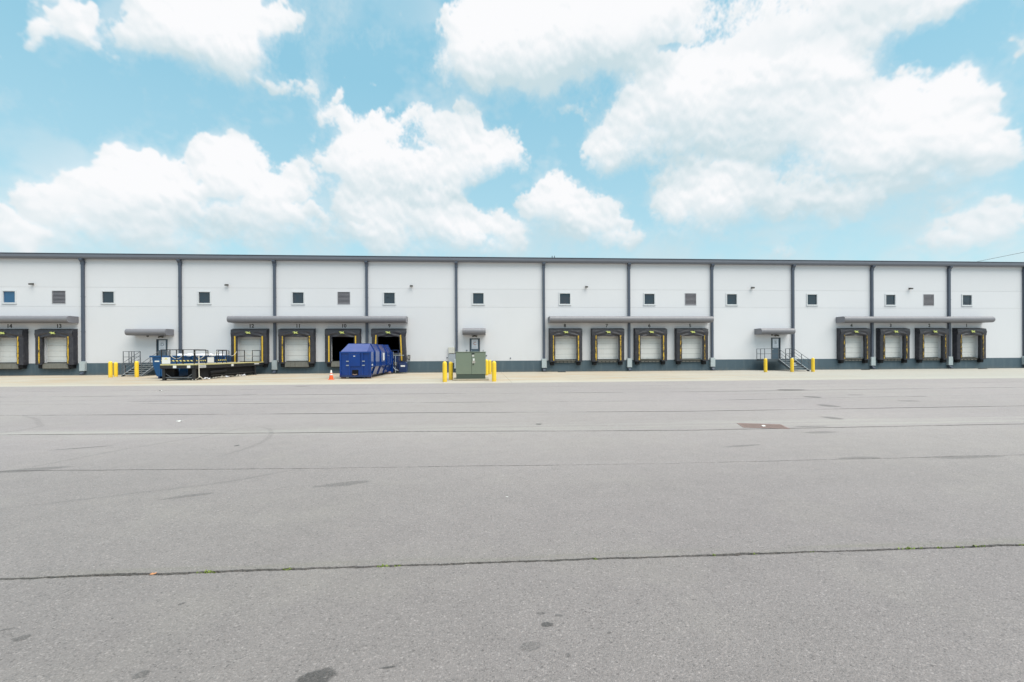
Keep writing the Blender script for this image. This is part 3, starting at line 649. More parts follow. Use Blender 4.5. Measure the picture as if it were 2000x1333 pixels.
# downspouts
for i in range(B0, B1+1):
    x = i*9.0
    sp = MB().box(x-.12, x+.12, -.22, -.02, .36, 10.75).build('downspout', M_trim, WH, bevel=.01)
    MB().prism([(-.44, 11.275), (-.16, 11.275), (-.02, 11.0), (-.02, 10.72), (-.24, 10.72), (-.25, 10.95), (-.44, 11.15)], 'x', x-.15, x+.15).build('elbow', M_trim, sp)
    if abs(i) < 7:
        for z in (4.2, 7.6): 
            MB().box(x-.135, x+.135, -.228, -.019, z, z+.05).build('strap', M_trim, sp)
    MB().box(x-.25, x+.25, -.30, -.018, .40, 1.34).build('pipe_guard', M_galv, sp, bevel=.015)
    MB().prism([(-.20, .42), (-.04, .42), (-.04, .30), (-.16, .13), (-.44, .03), (-.46, .13), (-.32, .22), (-.22, .32)], 'x', x-.12, x+.12).build('outlet_shoe', M_trim, sp)
# soft dark mark on the apron at the foot of each downspout
for i in range(-6, 7):
    o = stain(i*9+.3, -.95, 1.6, .42, 0, M_soft); o.parent = apron; o.name = 'downspout_mark'; o.location.z = .003
# --- dock doors
def door_section_mesh(w, h):
    mb = MB(); n = 4; y = .16
    for k in range(n):
        z0, z1 = k*h/n, (k+1)*h/n
        mb.quad((-w, y, z0+.004), (w, y, z0+.004), (w, y-.012, z0+.03), (-w, y-.012, z0+.03))
        mb.quad((-w, y-.012, z0+.03), (w, y-.012, z0+.03), (w, y-.012, z1-.03), (-w, y-.012, z1-.03))
        mb.quad((-w, y-.012, z1-.03), (w, y-.012, z1-.03), (w, y, z1-.004), (-w, y, z1-.004))
    mb.box(-w, w, y+.001, y+.045, .004, h-.004)
    return wallmesh(mb, 'door_section', M_door)
sec = door_section_mesh(1.22, .54)
track_me = MB().box(-.045, .045, .10, .17, 1.2, 3.98).mesh('door_track', M_frame)
for bx, lst in numbers.items():
    for c, num in lst:
        cx = bx+c
        dd = MB().box(cx-1.3, cx+1.3, .12, .21, 1.17, 1.25).build('dock_door', M_rubber, WH)
        if num in ('12', '13', '14', '11', '10', '9', '8', '7', '6', '5', '4', '3', '2', '1'):
            for s in (-1, 1): link('door_track', track_me, dd, (cx+s*1.255, 0, 0))
        if num not in OPEN:
            for k in range(5): link('door_section', sec, dd, (cx, 0, 1.26+k*.545))
        link('dock_number', text_mesh(num, .50, M_ink, .003, 'dock_number'), WH, (cx, -.006, 4.76))
# --- personnel doors
signs = {'D': M_greytext, 'C': M_redtext, 'B': M_greytext}
for bx, (c, L) in persons.items():
    cx = bx+c
    d = MB().box(cx-.45, cx+.45, .05, .10, 1.2, 3.40).build('entry_door', M_doorb, WH)
    fr = MB().box(cx-.52, cx-.45, -.03, .14, 1.17, 3.47).box(cx+.45, cx+.52, -.03, .14, 1.17, 3.47).box(cx-.45, cx+.45, -.03, .14, 3.40, 3.47); fr.build('door_frame', M_dframe, d)
    MB().box(cx-.32, cx+.32, .035, .048, 2.40, 3.36).build('door_sign', M_sign, d)
    link('sign_letter', text_mesh(L, .44, signs[L], .002), d, (cx, .0325, 2.93))
    ln = MB()
    for z, w_ in ((3.28, .26), (3.21, .22), (3.15, .16), (2.66, .2), (2.58, .26), (2.52, .24), (2.46, .26)):
        x = cx-w_
        while x < cx+w_-.03:
            q = random.uniform(.03, .09); ln.box(x, min(x+q, cx+w_), .031, .0345, z-.012, z+.012); x += q+.02
    ln.build('sign_text_lines', M_greytext, d, kind='stuff')
    MB().tube([(cx-.37, .05, 2.22), (cx-.37, -.02, 2.22)], .03).tube([(cx-.37, -.02, 2.22), (cx-.25, -.02, 2.22)], .012).build('handle', M_galv, d)

# ------------------------------------------------------------------ canopies
def canopy(x0, x1, z0, z1, depth, label):
    R = (z1-z0)/2; pr = [(-.015, z1), (-(depth-R*.95), z1)]
    for k in range(1, 12):
        t = math.pi/2*(1-k/6); pr.append((-(depth-R*.95)-R*.95*math.cos(t), (z0+z1)/2+R*math.sin(t)))
    pr += [(-(depth-R*.95), z0), (-.015, z0)]
    t = thing('dock_canopy', label, 'canopy', ((x0+x1)/2, 0, z0), 'wall canopies')
    m = [(a, b-z0) for a, b in pr]; w = (x1-x0)/2
    mb = MB(); n = len(m)
    mb.v = [(-w, a, b) for a, b in m]+[(w, a, b) for a, b in m]
    mb.f = [(i, (i+1) % n, n+(i+1) % n, n+i) for i in range(n)]
    mb.build('canopy_shell', M_canopy, t, smooth=True)
    MB().prism(m, 'x', -w-.03, -w-.001).build('end_cap', M_canopy, t); MB().prism(m, 'x', w+.001, w+.03).build('end_cap', M_canopy, t)
    k = int(2*w/3.05)
    for j in range(1, k):
        x = -w+2*w*j/k; MB().prism([(a*1.004-.002, (b-(z1-z0)/2)*1.01+(z1-z0)/2) for a, b in m], 'x', x-.012, x+.012).build('cover_seam', M_canopy, t)
    return t
canopy(-60.5, -45.52, 5.05, 5.68, 1.3, 'long taupe bullnose canopy above docks 13 and 14, running out of the left edge')
canopy(-30.95, -13.95, 5.05, 5.68, 1.3, 'long taupe bullnose canopy above docks 12 to 9, over the blue container')
canopy(.49, 17.55, 5.05, 5.68, 1.3, 'long taupe bullnose canopy above docks 8 to 5')
canopy(31.97, 49.05, 5.05, 5.68, 1.3, 'long taupe bullnose canopy above docks 4 to 1 at the right')
canopy(-40.3, -36.69, 3.82, 4.44, 1.3, 'short taupe canopy above entry door D')
canopy(-8.33, -6.07, 3.82, 4.48, 1.3, 'shortest taupe canopy, above entry door C behind the green transformer')
canopy(22.78, 26.4, 3.81, 4.42, 1.3, 'short taupe canopy above entry door B')

# ------------------------------------------------------------------ dock shelters and levelers
def curtain_mesh(seed, drop=.72):
    NX, NZ = 34, 12; v = []; fc = []
    for j in range(NZ+1):
        for i in range(NX+1):
            x = -1.70+3.40*i/NX; tz = j/NZ; z = 4.37-drop*tz
            s = abs(x)/1.7
            sag = .055*math.sin(tz*math.pi)
            # swags falling from the two inner corners towards the middle
            fold = 0
            for cxn in (-1.25, 1.25):
                q = (x-cxn)*(-1 if cxn > 0 else 1)
                if q > 0: fold += .11*math.sin(10*(tz*1.2+q*.42)+seed)*math.exp(-q*1.0)*tz
            fold += .03*noise.noise(Vector((x*2.2, z*5, seed)))
            y = -.54-sag-fold
            zb = z + (.05*noise.noise(Vector((x*1.1, 0, seed*2))) if j == NZ else 0)
            v.append((x, y, zb))
    for j in range(NZ):
        for i in range(NX): a = j*(NX+1)+i; fc.append((a, a+NX+1, a+NX+2, a+1))
    mb = MB(); mb.v = v; mb.f = fc; n = len(v)
    me = bpy.data.meshes.new('head_curtain'); me.from_pydata(v, [], fc); me.materials.append(M_head)
    for p in me.polygons: p.use_smooth = True
    return me
curt = [curtain_mesh(s) for s in (0.3, 1.7, 3.1, 4.6)]
topm = MB().prism([(-.01, 4.50), (-.53, 4.38), (-.53, 3.74), (-.43, 3.74), (-.40, 4.0), (-.01, 4.0)], 'x', -1.72, 1.72).mesh('head_frame', M_fabric)
def side_mesh(s):
    poly = [(1.72, -.01), (1.74, -.3), (1.71, -.50), (1.62, -.56), (1.30, -.57), (1.13, -.53), (1.10, -.46), (1.34, -.01)]
    NZ = 18; v = []; fc = []; k = len(poly)
    for j in range(NZ+1):
        z = 1.02+(3.99-1.02)*j/NZ
        for a, b in poly:
            w = .018*noise.noise(Vector((a*4, z*3.5, b*4+s*7)))
            v.append((s*(a+w), b+w*1.2 if b < -.02 else b, z))
    for j in range(NZ):
        for i in range(k): a = j*k+i; b = j*k+(i+1) % k; fc.append((a, b, b+k, a+k))
    fc.append(tuple(range(k))); fc.append(tuple(NZ*k+i for i in reversed(range(k))))
    mb = MB(); mb.v = v; mb.f = fc; return mb.mesh('side_pad', M_fabric, smooth=True)
sideL, sideR = side_mesh(-1), side_mesh(1)
def stripe_mesh(s, m, w=.125, segs=(0, 1)):
    mb = MB()
    for k in range(11):
        z0 = 1.16+k*.235; w2 = w*(1 if m is M_y0 else random.uniform(.72, 1.02)); mb.box(s*1.30-w2/2, s*1.30+w2/2, -.60, -.57, z0, z0+.225 if m is not M_y0 else z0+.2349)
    return mb.mesh('guide_stripe', m)
stripes = {(s, k): stripe_mesh(s, m) for s in (-1, 1) for k, m in enumerate((M_y0, M_y1, M_y2))}
logo_me = MB().prism([(-.30, 4.14), (-.08, 4.18), (.03, 4.10), (.12, 4.17), (.22, 4.16), (.12, 4.08), (.26, 3.98), (.10, 3.97), (.02, 4.02), (-.06, 3.97), (-.16, 3.97), (-.12, 4.09), (-.24, 4.10)], 'y', -.70, -.665).mesh('logo_mark', M_logo)
bumper_me = MB().box(-.2, .2, -.34, -.02, .68, 1.12).box(-.17, .17, -.40, -.34, .72, 1.06).mesh('bumper', M_rubber, bevel=.02)
WEAR = {'14': 1, '13': 1, '12': 0, '11': 1, '10': 0, '9': 0, '8': 1, '7': 1, '6': 1, '5': 2, '4': 2, '3': 2, '2': 2, '1': 2}
wn = {0: 'bright yellow', 1: 'worn yellow', 2: 'badly faded yellow'}
ctx = {'14': 'cut by the left photo edge', '13': 'beside the leftmost downspout', '12': 'at the wall end of the black platform', '11': 'between the platform and the blue container', '10': 'door open, partly behind the blue container',
       '9': 'splayed round the open door behind the compactor', '8': 'leftmost of the middle right four', '7': 'second of the middle right four', '6': 'third of the middle right four', '5': 'last of the middle right four',
       '4': 'leftmost of the far right four', '3': 'second of the far right four', '2': 'third of the far right four', '1': 'rightmost in the photo'}
ki = 0
for bx, lst in numbers.items():
    for c, num in lst:
        cx = bx+c; wv = WEAR[num]
        t = thing('dock_shelter', f'black dock shelter {num} with {wn[wv]} stripes, {ctx[num]}', 'dock shelter', (cx, 0, 0), 'dock shelters')
        link('head_frame', topm, t); link('head_curtain', curt[ki % 4], t); ki += 1
        for s, me in ((-1, sideL), (1, sideR)):
            p = link('side_pad', me, t); q = link('guide_stripe', stripes[(s, wv)], p)
            if num == '9': p.rotation_euler = (0, -s*.045, 0); p.location = (s*.10 - s*0.02, -.02, .02)
        link('logo_mark', logo_me, t)
        if num in ('14', '13', '11', '10'):
            lv = thing('dock_leveler', f'wide grey lip plate and bumpers below the shelter {ctx[num]}', 'dock leveler', (cx, 0, 0), 'dock levelers')
            MB().box(-1.15, 1.15, -.42, -.02, .67, 1.12).build('lip_plate', M_level, lv, bevel=.012)
            MB().box(-1.12, 1.12, -.30, -.02, 1.13, 1.21).build('deck_edge', M_level, lv)
            MB().box(-1.10, 1.10, -.36, -.05, .60, .665).build('lip_hinge', M_levd, lv)
        else:
            lv = thing('dock_leveler', f'dark folded leveler and bumpers below the shelter {ctx[num]}', 'dock leveler', (cx, 0, 0), 'dock levelers')
            MB().box(-1.10, 1.10, -.26, -.02, 1.13, 1.20).build('deck_edge', M_level, lv)
            lp = MB().box(-1.05, 1.05, -.20, -.02, .93, 1.125).build('lip_frame', M_levd, lv)
            for k in range(5): MB().box(-.95+k*.4, -.65+k*.4, -.225, -.202, .955, 1.03).build('lip_bracket', M_level, lp)
        for s in (-1, 1): link('bumper', bumper_me, lv, (s*1.38, 0, 0))

# ------------------------------------------------------------------ wall lights, door lights
def wall_light(x, label):
    t = thing('wall_light', label, 'wall light', (x, 0, 8.83), 'floodlights high on the wall'); t.scale = (.8, .75, .85)
    MB().box(-.09, .09, -.06, -.001, -.10, .10).build('mounting_box', M_lamp, t)
    MB().tube([(0, -.06, 0), (0, -.22, .02)], .025).build('arm', M_lamp, t)
    MB().prism([(-.20, .09), (-.48, .02), (-.46, -.13), (-.18, -.12)], 'x', -.17, .17).build('lamp_head', M_lamp, t, bevel=.01)
    MB().prism([(-.44, -.133), (-.20, -.123), (-.20, -.14), (-.44, -.15)], 'x', -.14, .14).build('lens', M_lens, t)
for x, l in ((-49.62, 'small dark floodlight high on the wall nearest the left photo edge'), (-31.55, 'small dark floodlight high on the wall above the black platform'), (-13.53, 'small dark floodlight high on the wall above the blue compactor'),
             (4.47, 'small dark floodlight high on the wall above the middle right canopy'), (22.47, 'small dark floodlight high on the wall above entry door B'), (40.45, 'small dark floodlight high on the wall nearest the right photo edge')):
    wall_light(x, l)
for x, L in ((-37.8, 'D'), (-7.15, 'C'), (25.13, 'B')):
    t = thing('emergency_light', f'black twin head emergency light above entry door {L}', 'emergency light', (x, 0, 3.72), 'emergency lights')
    MB().box(-.10, .10, -.12, -.001, -.07, .07).build('housing', M_lamp, t, bevel=.01)
    for s in (-1, 1): MB().tube([(s*.14, -.08, -.01), (s*.18, -.22, -.05)], [.07, .09], 10).build('lamp_head', M_lamp, t)
for x, L in ((-38.75, 'D'), (24.35, 'B')):
    t = thing('security_camera', f'small black dome camera under the canopy left of door {L}', 'camera', (x, -.55, 3.81), 'dome cameras')
    MB().lathe([(.10, 0), (.10, -.05), (.08, -.11), (.04, -.15)], n=14).build('dome', M_lamp, t, smooth=True)

# ------------------------------------------------------------------ stairs
def stairs(cx, label, ext=1.5, rails=True):
    t = thing('entry_stairs', label, 'stairs', (cx, 0, 0), 'steel entry stairs')
    L, R = -.85-ext, .85; Yl = -1.7; n = 6; rise = 1.2/(n+1); run = .37; Yb = Yl-run*n
    MB().box(L, R, Yl, -.32, 1.15, 1.2).build('landing', M_steel, t)
    MB().box(L, R, Yl-.02, Yl-.001, .97, 1.197).box(L-.02, L-.001, Yl-.02, -.32, .97, 1.197).box(R+.001, R+.02, Yl-.02, -.32, .97, 1.197).build('landing_fascia', M_steel, t)
    for x in (L+.08, R-.1): MB().box(x-.06, x+.06, Yl+.02, Yl+.14, 0, .97).build('leg', M_rail, t)
    tm = MB().box(-.80, .80, -.30, 0, -.02, .02).box(-.80, .80, -.302, -.28, -.045, -.021).mesh('tread', M_steel)
    nm = MB().box(-.80, .80, -.325, -.303, -.02, .024).mesh('nosing', M_worn)
    for k in range(n):
        tr = link('tread', tm, t, (0, Yl-run*k-.02, 1.2-rise*(k+1))); link('nosing', nm, tr)
    for s in (-1, 1):
        x = s*.83
        st = MB().prism([(Yl, 1.20), (Yb-.05, .06), (Yb-.05, 0), (Yb+.22, 0), (Yl, .86)], 'x', x-.02, x+.02).build('stringer', M_steel, t)
        MB().bar((x, Yl, 1.215), (x, Yb-.05, .075), .07, .02).build('stringer_flange', M_worn, st)
        hr = MB(); top = 1.05
        hr.tube([(x, Yl, 1.2+top), (x, Yb-.02, .1+top), (x, Yb-.30, .1+top-.02)], .024, 6)
        hr.tube([(x, Yl, 1.2+top*.68), (x, Yb-.02, .1+top*.68)], .018, 6).tube([(x, Yl, 1.2+top*.36), (x, Yb-.02, .1+top*.36)], .018, 6)
        hr.build('handrail', M_rail, t)
        for q in (.5, .98): MB().bar((x, Yl-run*n*q, 1.2-1.1*q-.05), (x, Yl-run*n*q, 1.2-1.1*q+top), .045).build('rail_post', M_rail, t)
    g = MB(); top = 2.27
    for z in (top, 1.2+.55): g.bar((R, -.33, z), (R, Yl, z), .04); 
    for z in (top, 1.2+.55):
        if ext > 0: g.bar((L, -.33, z), (L, Yl, z), .04); g.bar((L, Yl, z), (-.83, Yl, z), .04)
    g.build('guard_rail', M_rail, t)
    ps = [(R, Yl), (R, -1.0), (R, -.35)]
    if ext > 0: ps += [(L, Yl), (L, -1.0), (L, -.35), (L+ext/2, Yl), (-.83, Yl)]
    else: ps += [(-.83, Yl)]
    pm = MB().box(-.025, .025, -.025, .025, 1.2, top).mesh('rail_post', M_rail)
    for x, y in ps: link('rail_post', pm, t, (x, y, 0))
    return t
stairs(25.13, 'dark steel entry stairs and landing below door B, at the right')
stairs(-37.8, 'dark steel entry stairs and landing below door D, left of the blue tub')
stairs(-7.15, 'narrow dark steel stairs below door C, hidden behind the green transformer', ext=0)

# ------------------------------------------------------------------ bollards
bol = MB().lathe([(.15, 0), (.15, 1.14), (.145, 1.20), (.12, 1.27), (.07, 1.31), (.02, 1.325)], n=20).mesh('bollard', M_bol, smooth=True)
def bollard(x, y, label, h=1.):
    o = link('bollard', bol, None, (x, y, 0)); o.scale = (1, 1, h); tag(o, label, 'bollard', 'yellow bollards')
bollard(-38.45, -5.4, 'yellow bollard farthest left, in front of the stairs to door D', 1.06)
bollard(-39.0, -4.1, 'yellow bollard second from the left, by the foot of the stairs', .98)
bollard(-36.3, -5.4, 'yellow bollard standing before the right stringer of the stairs to door D', 1.06)
bollard(20.6, -5.2, 'yellow bollard in front of the landing of door B', 1.0)
bollard(23.25, -5.2, 'yellow bollard in front of the steps to door B', 1.0)
bollard(25.35, -5.2, 'yellow bollard right of the steps to door B', 1.02)
bollard(-8.95, -16.0, 'yellow bollard front left of the green transformer', 1.05)
bollard(-8.70, -13.6, 'yellow bollard rear left of the green transformer', 1.0)
bollard(-6.02, -7.0, 'yellow bollard mostly hidden at the right side of the green transformer', 1.05)
bollard(-5.70, -5.0, 'yellow bollard rear right of the green transformer', 1.0)
bollard(-5.62, -16.0, 'yellow bollard front right of the green transformer', 1.05)

# ------------------------------------------------------------------ transformer
t = thing('transformer', 'olive green pad mounted transformer cabinet on a concrete pad between yellow bollards', 'transformer', (-7.23, -14.5, 0))
MB().box(-1.28, 1.28, -.25, 2.0, 0, .11).build('pad', M_pad, t, bevel=.02)
MB().box(-1.03, 1.03, 0, 1.75, .11, .42).build('base_skirt', M_greend, t)
MB().box(-1.06, 1.06, .03, 1.78, .43, 1.98).build('cabinet', M_green, t, bevel=.015)
MB().box(-1.09, 1.09, -.03, 1.81, 1.985, 2.04).build('lid', M_green, t, bevel=.012)
dl = MB().box(-1.045, .045, -.015, .027, .44, 1.96).build('cabinet_door', M_green, t, bevel=.006)
dr = MB().box(.065, 1.045, -.015, .027, .44, 1.96).build('cabinet_door', M_green, t, bevel=.006)
MB().box(.046, .064, .0, .028, .44, 1.96).build('door_gap', M_greend, t)
MB().box(.08, .26, -.05, -.017, 1.86, 1.93).build('latch_hood', M_rubber, dr)
MB().box(.09, .24, -.024, -.017, 1.69, 1.82).build('warning_label', M_box, dr)
MB().box(.15, .27, -.024, -.017, 1.40, 1.56).build('warning_label', M_wht, dr)
MB().box(.11, .32, -.022, -.017, 1.22, 1.38).build('rust_patch', M_card, dr)
MB().box(.14, .20, -.06, -.017, 1.10, 1.20).build('padlock', M_rubber, dr)

# ------------------------------------------------------------------ traffic cone
t = thing('traffic_cone', 'orange traffic cone with white bands left of the blue container', 'traffic cone', (-17.75, -11.9, 0))
MB().box(-.19, .19, -.19, .19, 0, .035).build('base', M_cone, t, bevel=.01)
def cr(z): return .145*(1-(z-.035)/.80)+.02
for z0, z1, m, nm in ((.035, .34, M_cone, 'body'), (.34, .44, M_conew, 'reflective_band'), (.44, .50, M_cone, 'body'), (.50, .58, M_conew, 'reflective_band'), (.58, .72, M_conew, 'tip')):
    MB().lathe([(cr(z0), z0), (cr(z1), z1)], n=20).build(nm, m, t, smooth=True)

# ------------------------------------------------------------------ right blue compactor container
t = thing('compactor_container', 'cobalt blue closed roll-off container with ribbed sides standing before docks 9 and 10', 'container', (-16.24, -10.8, 0))
W2 = 1.17; Y1 = 8.35; EZ, RZ = 2.08, 2.72; TP = .48
def sect(w, e, top, tw): return [(-w+.28, .22), (-w, .95), (-w, e), (-tw, top), (tw, top), (w, e), (w, .95), (w-.28, .22)]
sec_ = sect(W2, EZ, RZ, TP+.37)
mb = MB(); n = len(sec_)
front = [(x, 0, min(z, EZ)) for x, z in sect(W2, EZ, EZ+.001, TP+.37)]
front[0] = (-W2, 0, .22); front[1] = (-W2, 0, .95); front[7] = (W2, 0, .22)
mid = [(x, 1.0, z) for x, z in sec_]; rear = [(x, Y1, z) for x, z in sec_]
front = [front[0], front[1], front[2], (-(TP+.37), 0, EZ+.001), ((TP+.37), 0, EZ+.001), front[5], (W2, 0, .95), front[7]]
mb.v = front+mid+rear
for a in (0, n):
    for i in range(n): j = (i+1) % n; mb.f.append((a+i, a+j, a+n+j, a+n+i))
mb.f.append(tuple(range(n))); mb.f.append(tuple(2*n+i for i in reversed(range(n))))
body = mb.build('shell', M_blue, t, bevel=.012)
for y in (1.27, 3.4, 5.7, 7.6):
    rb = MB(); o_ = .09
    outer = [(-W2+.28-o_, .20), (-W2-o_, .93), (-W2-o_, EZ+.02), (-(TP+.37)-.03, RZ+.05), (TP+.37+.03, RZ+.05), (W2+o_, EZ+.02), (W2+o_, .93), (W2-.28+o_, .20)]
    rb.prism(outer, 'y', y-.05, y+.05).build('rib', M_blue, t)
fr = MB()
for x in (-W2-.03, -.52, .46, W2-.1): fr.box(x, x+.13, -.075, -.001, .22, EZ-.02)
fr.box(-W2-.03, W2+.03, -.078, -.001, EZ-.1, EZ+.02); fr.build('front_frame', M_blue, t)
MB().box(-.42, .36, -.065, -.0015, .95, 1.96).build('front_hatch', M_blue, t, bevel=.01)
MB().box(-.26, .20, -.068, -.0015, .26, .68).build('hook_pocket', M_dark, t)
MB().tube([(-.20, -.11, .34), (-.03, -.15, .30), (.14, -.11, .34)], .03).build('hook_bar', M_rust, t)
MB().box(-.15, -.02, -.083, -.079, 1.72, 1.78).build('sticker', M_wht, t)
for x in (-.60, .62):
    hg = MB()
    for z in (1.0, 1.32): hg.box(x-.1, x+.1, -.11, -.079, z, z+.07)
    hg.build('hinge', M_worn, t)
MB().box(-W2-.02, W2+.06, -.14, .1, .13, .26).build('front_sill', M_blued, t)
for x in (-1.05, .93):
    wr = MB().tube([(x-.12, .25, .13), (x+.22, .25, .13)], .13, 14).build('roller', M_rust, t)
    wr = MB().tube([(x-.12, Y1-.5, .13), (x+.22, Y1-.5, .13)], .13, 14).build('roller', M_rust, t)
for x in (-.55, .45): MB().box(x, x+.12, .1, Y1, .06, .22).build('runner', M_blued, t)
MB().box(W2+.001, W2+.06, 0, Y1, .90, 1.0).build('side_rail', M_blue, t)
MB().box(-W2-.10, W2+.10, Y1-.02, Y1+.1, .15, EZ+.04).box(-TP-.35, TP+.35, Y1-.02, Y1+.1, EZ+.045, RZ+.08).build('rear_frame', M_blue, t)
MB().box(W2+.102, W2+.13, Y1-.02, Y1+.10, 1.5, EZ+.04).build('rear_edge_plate', M_worn, t)
MB().box(W2+.002, W2+.006, 4.35, 4.95, 1.36, 2.0).build('placard', M_wht, t)
MB().box(W2+.002, W2+.006, .25, .6, .85, 1.12).build('placard', M_wht, t)

# stationary compactor behind it
t = thing('compactor', 'navy blue compactor machine with hoses between the blue container and open dock 9', 'compactor', (-14.9, -1.2, 0))
MB().box(-1.9, .55, -.75, .55, .25, 1.05).build('body', M_blued, t, bevel=.02)
MB().box(-1.7, .35, -.70, .45, 1.06, 1.7).build('charge_box', M_blued, t, bevel=.02)
fr = MB()
for x in (-1.6, -.95, -.3, .33): fr.bar((x, -.72, 1.7), (x, -.72, 2.3), .06)
fr.bar((-1.65, -.72, 2.28), (.38, -.72, 2.28), .06).bar((-1.65, -.72, 1.98), (.38, -.72, 1.98), .05); fr.build('loading_guard', M_blued, t)
MB().box(.40, 1.16, -.95, -.15, .12, 1.0).build('power_pack', M_blued, t, bevel=.04)
MB().prism([(.38, 1.005), (1.18, 1.005), (1.05, 1.14), (.5, 1.14)], 'y', -.93, -.17).build('power_pack_lid', M_blued, t)
MB().box(.60, 1.02, -.957, -.952, .66, .82).build('sticker', M_wht, t)
MB().bar((.12, -1.02, .1), (.12, -1.02, 1.78), .045).bar((-.6, -1.02, 1.78), (.95, -1.02, 1.78), .045).build('pipe_frame', M_galv, t)
for k, (dx, m_) in enumerate(((0, M_galv), (.13, M_blued), (.27, M_rubber))):
    MB().tube([(-.5+dx, -.8, 1.25), (-.35+dx, -1.0, 1.1), (-.15+dx, -1.05, .75), (.05+dx, -1.02, .45), (.35+dx*.5, -1.0, .3)], .032, 7).build('hose', m_, t)
MB().box(-.12, .2, -.85, -.72, .8, 1.12).build('valve_block', M_level, t)
MB().box(-.45, -.1, -.9, -.76, 1.16, 1.28).build('hydraulic_fitting', M_worn, t)
MB().tube([(.95, -.55, 1.14), (.98, -.55, 1.5), (.85, -.6, 1.75)], .03, 7).build('cable', M_rubber, t)
MB().box(-.1, .5, -.6, -.2, 1.75, 2.02).build('sensor_box', M_level, t)

# ------------------------------------------------------------------ left blue tub
t = thing('open_top_tub', 'bright blue open top roll-off tub with tapered ends left of the black platform', 'roll-off tub', (-31.75, -8.5, 0))
X0, X1, YE = -1.14, 1.14, 7.2
ou = [(X0, 1.72), (X0+.06, 1.08), (X0+.34, .2), (X1-.34, .2), (X1-.06, 1.08), (X1, 1.72)]
inn = [(X1-.07, 1.72), (X1-.13, 1.08), (X1-.38, .27), (X0+.38, .27), (X0+.13, 1.08), (X0+.07, 1.72)]
MB().prism(ou+inn, 'y', .1, YE).build('trough', M_tub, t)
MB().prism(ou, 'y', 0, .099).build('end_wall', M_tub, t); MB().prism(ou, 'y', YE+.001, YE+.1).build('end_wall', M_tub, t)
MB().box(X0-.18, X1+.08, -.06, .12, 1.721, 1.86).box(X0-.06, X0+.1, .121, YE+.1, 1.721, 1.86).box(X1-.1, X1+.06, .121, YE+.1, 1.721, 1.86).box(X0-.06, X1+.06, YE+.101, YE+.2, 1.721, 1.86).build('rim', M_tub, t, bevel=.012)
for y in (1.2, 2.4, 3.6, 4.8, 6.0):
    for s in (-1, 1): MB().box(s*1.15-.05, s*1.15+.05, y, y+.1, .95, 1.72).build('rib', M_tub, t)
MB().box(-.62, -.50, -.05, -.001, .2, 1.1).box(.36, .48, -.05, -.001, .2, 1.1).build('end_stiffener', M_tub, t)
MB().box(X0+.2, X0+.55, -.01, -.002, 1.36, 1.46).build('sticker', M_wht, t)
for s in (-.7, .6): MB().box(s, s+.1, 0, YE, .02, .2).build('runner', M_blued, t)
# trash bags filling the tub
def blob(seed, rx, ry, rz):
    mb = MB(); n, m = 14, 8
    for i in range(m+1):
        th = math.pi*i/m
        for j in range(n):
            ph = 2*math.pi*j/n; d = Vector((math.sin(th)*math.cos(ph), math.sin(th)*math.sin(ph), math.cos(th)))
            k = 1+.28*noise.noise(d*2.1+Vector((seed, 0, 0)))+.12*noise.noise(d*5+Vector((seed, 3, 0))); mb.v.append((d.x*rx*k, d.y*ry*k, d.z*rz*k))
    for i in range(m):
        for j in range(n): mb.f.append((i*n+j, i*n+(j+1) % n, (i+1)*n+(j+1) % n, (i+1)*n+j))
    return mb.mesh('plastic_bag', M_bag, smooth=True)
bags = [blob(s*3.3, .52, .55, .36) for s in range(4)]
bl = ['nearest the front end', 'second from the front', 'third from the front', 'in the middle', 'behind the middle', 'third from the wall', 'second from the wall', 'nearest the wall']
for k in range(8):
    o = link('plastic_bag', bags[k % 4], None, (-31.4+.25*math.sin(k*2.3), -7.3+k*.84, 1.66)); o.rotation_euler = (0, 0, k*1.3)
    tag(o, f'pale plastic bag heaped in the blue open top tub, {bl[k]}', 'plastic bag', 'bags in the blue tub')

# ------------------------------------------------------------------ black platform to dock 12
t = thing('loading_platform', 'long black steel loading platform with handrails running out from dock 12', 'loading platform', (0, 0, 0))
PX0, PX1, PY0, PY1 = -30.25, -27.88, -11.45, -.62
MB().box(PX0, PX1, PY0, PY1, 1.19, 1.22).build('deck', M_deckt, t)
MB().box(PX0-.02, PX1+.02, PY0-.035, PY0-.001, 1.14, 1.235).box(PX1+.001, PX1+.035, PY0-.035, PY1, 1.14, 1.235).build('deck_edge_strip', M_deck, t)
bm_ = MB().box(PX0-.06, PX1+.01, PY0-.03, PY0+.06, .90, 1.139).build('end_beam', M_black, t)
for x in (PX0-.03, PX1-.09): MB().box(x, x+.12, PY0+.061, PY1, .86, 1.138).build('side_beam', M_black, t)
for y in (-9.5, -7.5, -5.5, -3.5, -1.5): MB().box(PX0+.12, PX1-.12, y, y+.1, .95, 1.185).build('cross_beam', M_black, t)
for x, y in ((PX0+.02, PY0+.2), (PX1-.22, PY0+.2), (PX1-.22, -2.2), (PX0+.02, -2.2)):
    lg = MB().box(x, x+.2, y-.1, y+.1, .04, .86).build('leg', M_black, t)
    MB().box(x-.07, x+.27, y-.17, y+.17, 0, .04).build('foot', M_black, lg)
MB().bar((PX0+.2, PY0+.2, .22), (PX1-.2, PY0+.2, .22), .07).bar((PX0+.22, PY0+.2, .5), (PX0+.6, PY0+.2, .24), .04).bar((PX1-.22, PY0+.2, .5), (PX1-.6, PY0+.2, .24), .04).build('brace', M_rail, t)
MB().bar((PX1-.12, -9.2, .28), (PX1-.12, -2.3, .28), .08).build('brace', M_black, t)
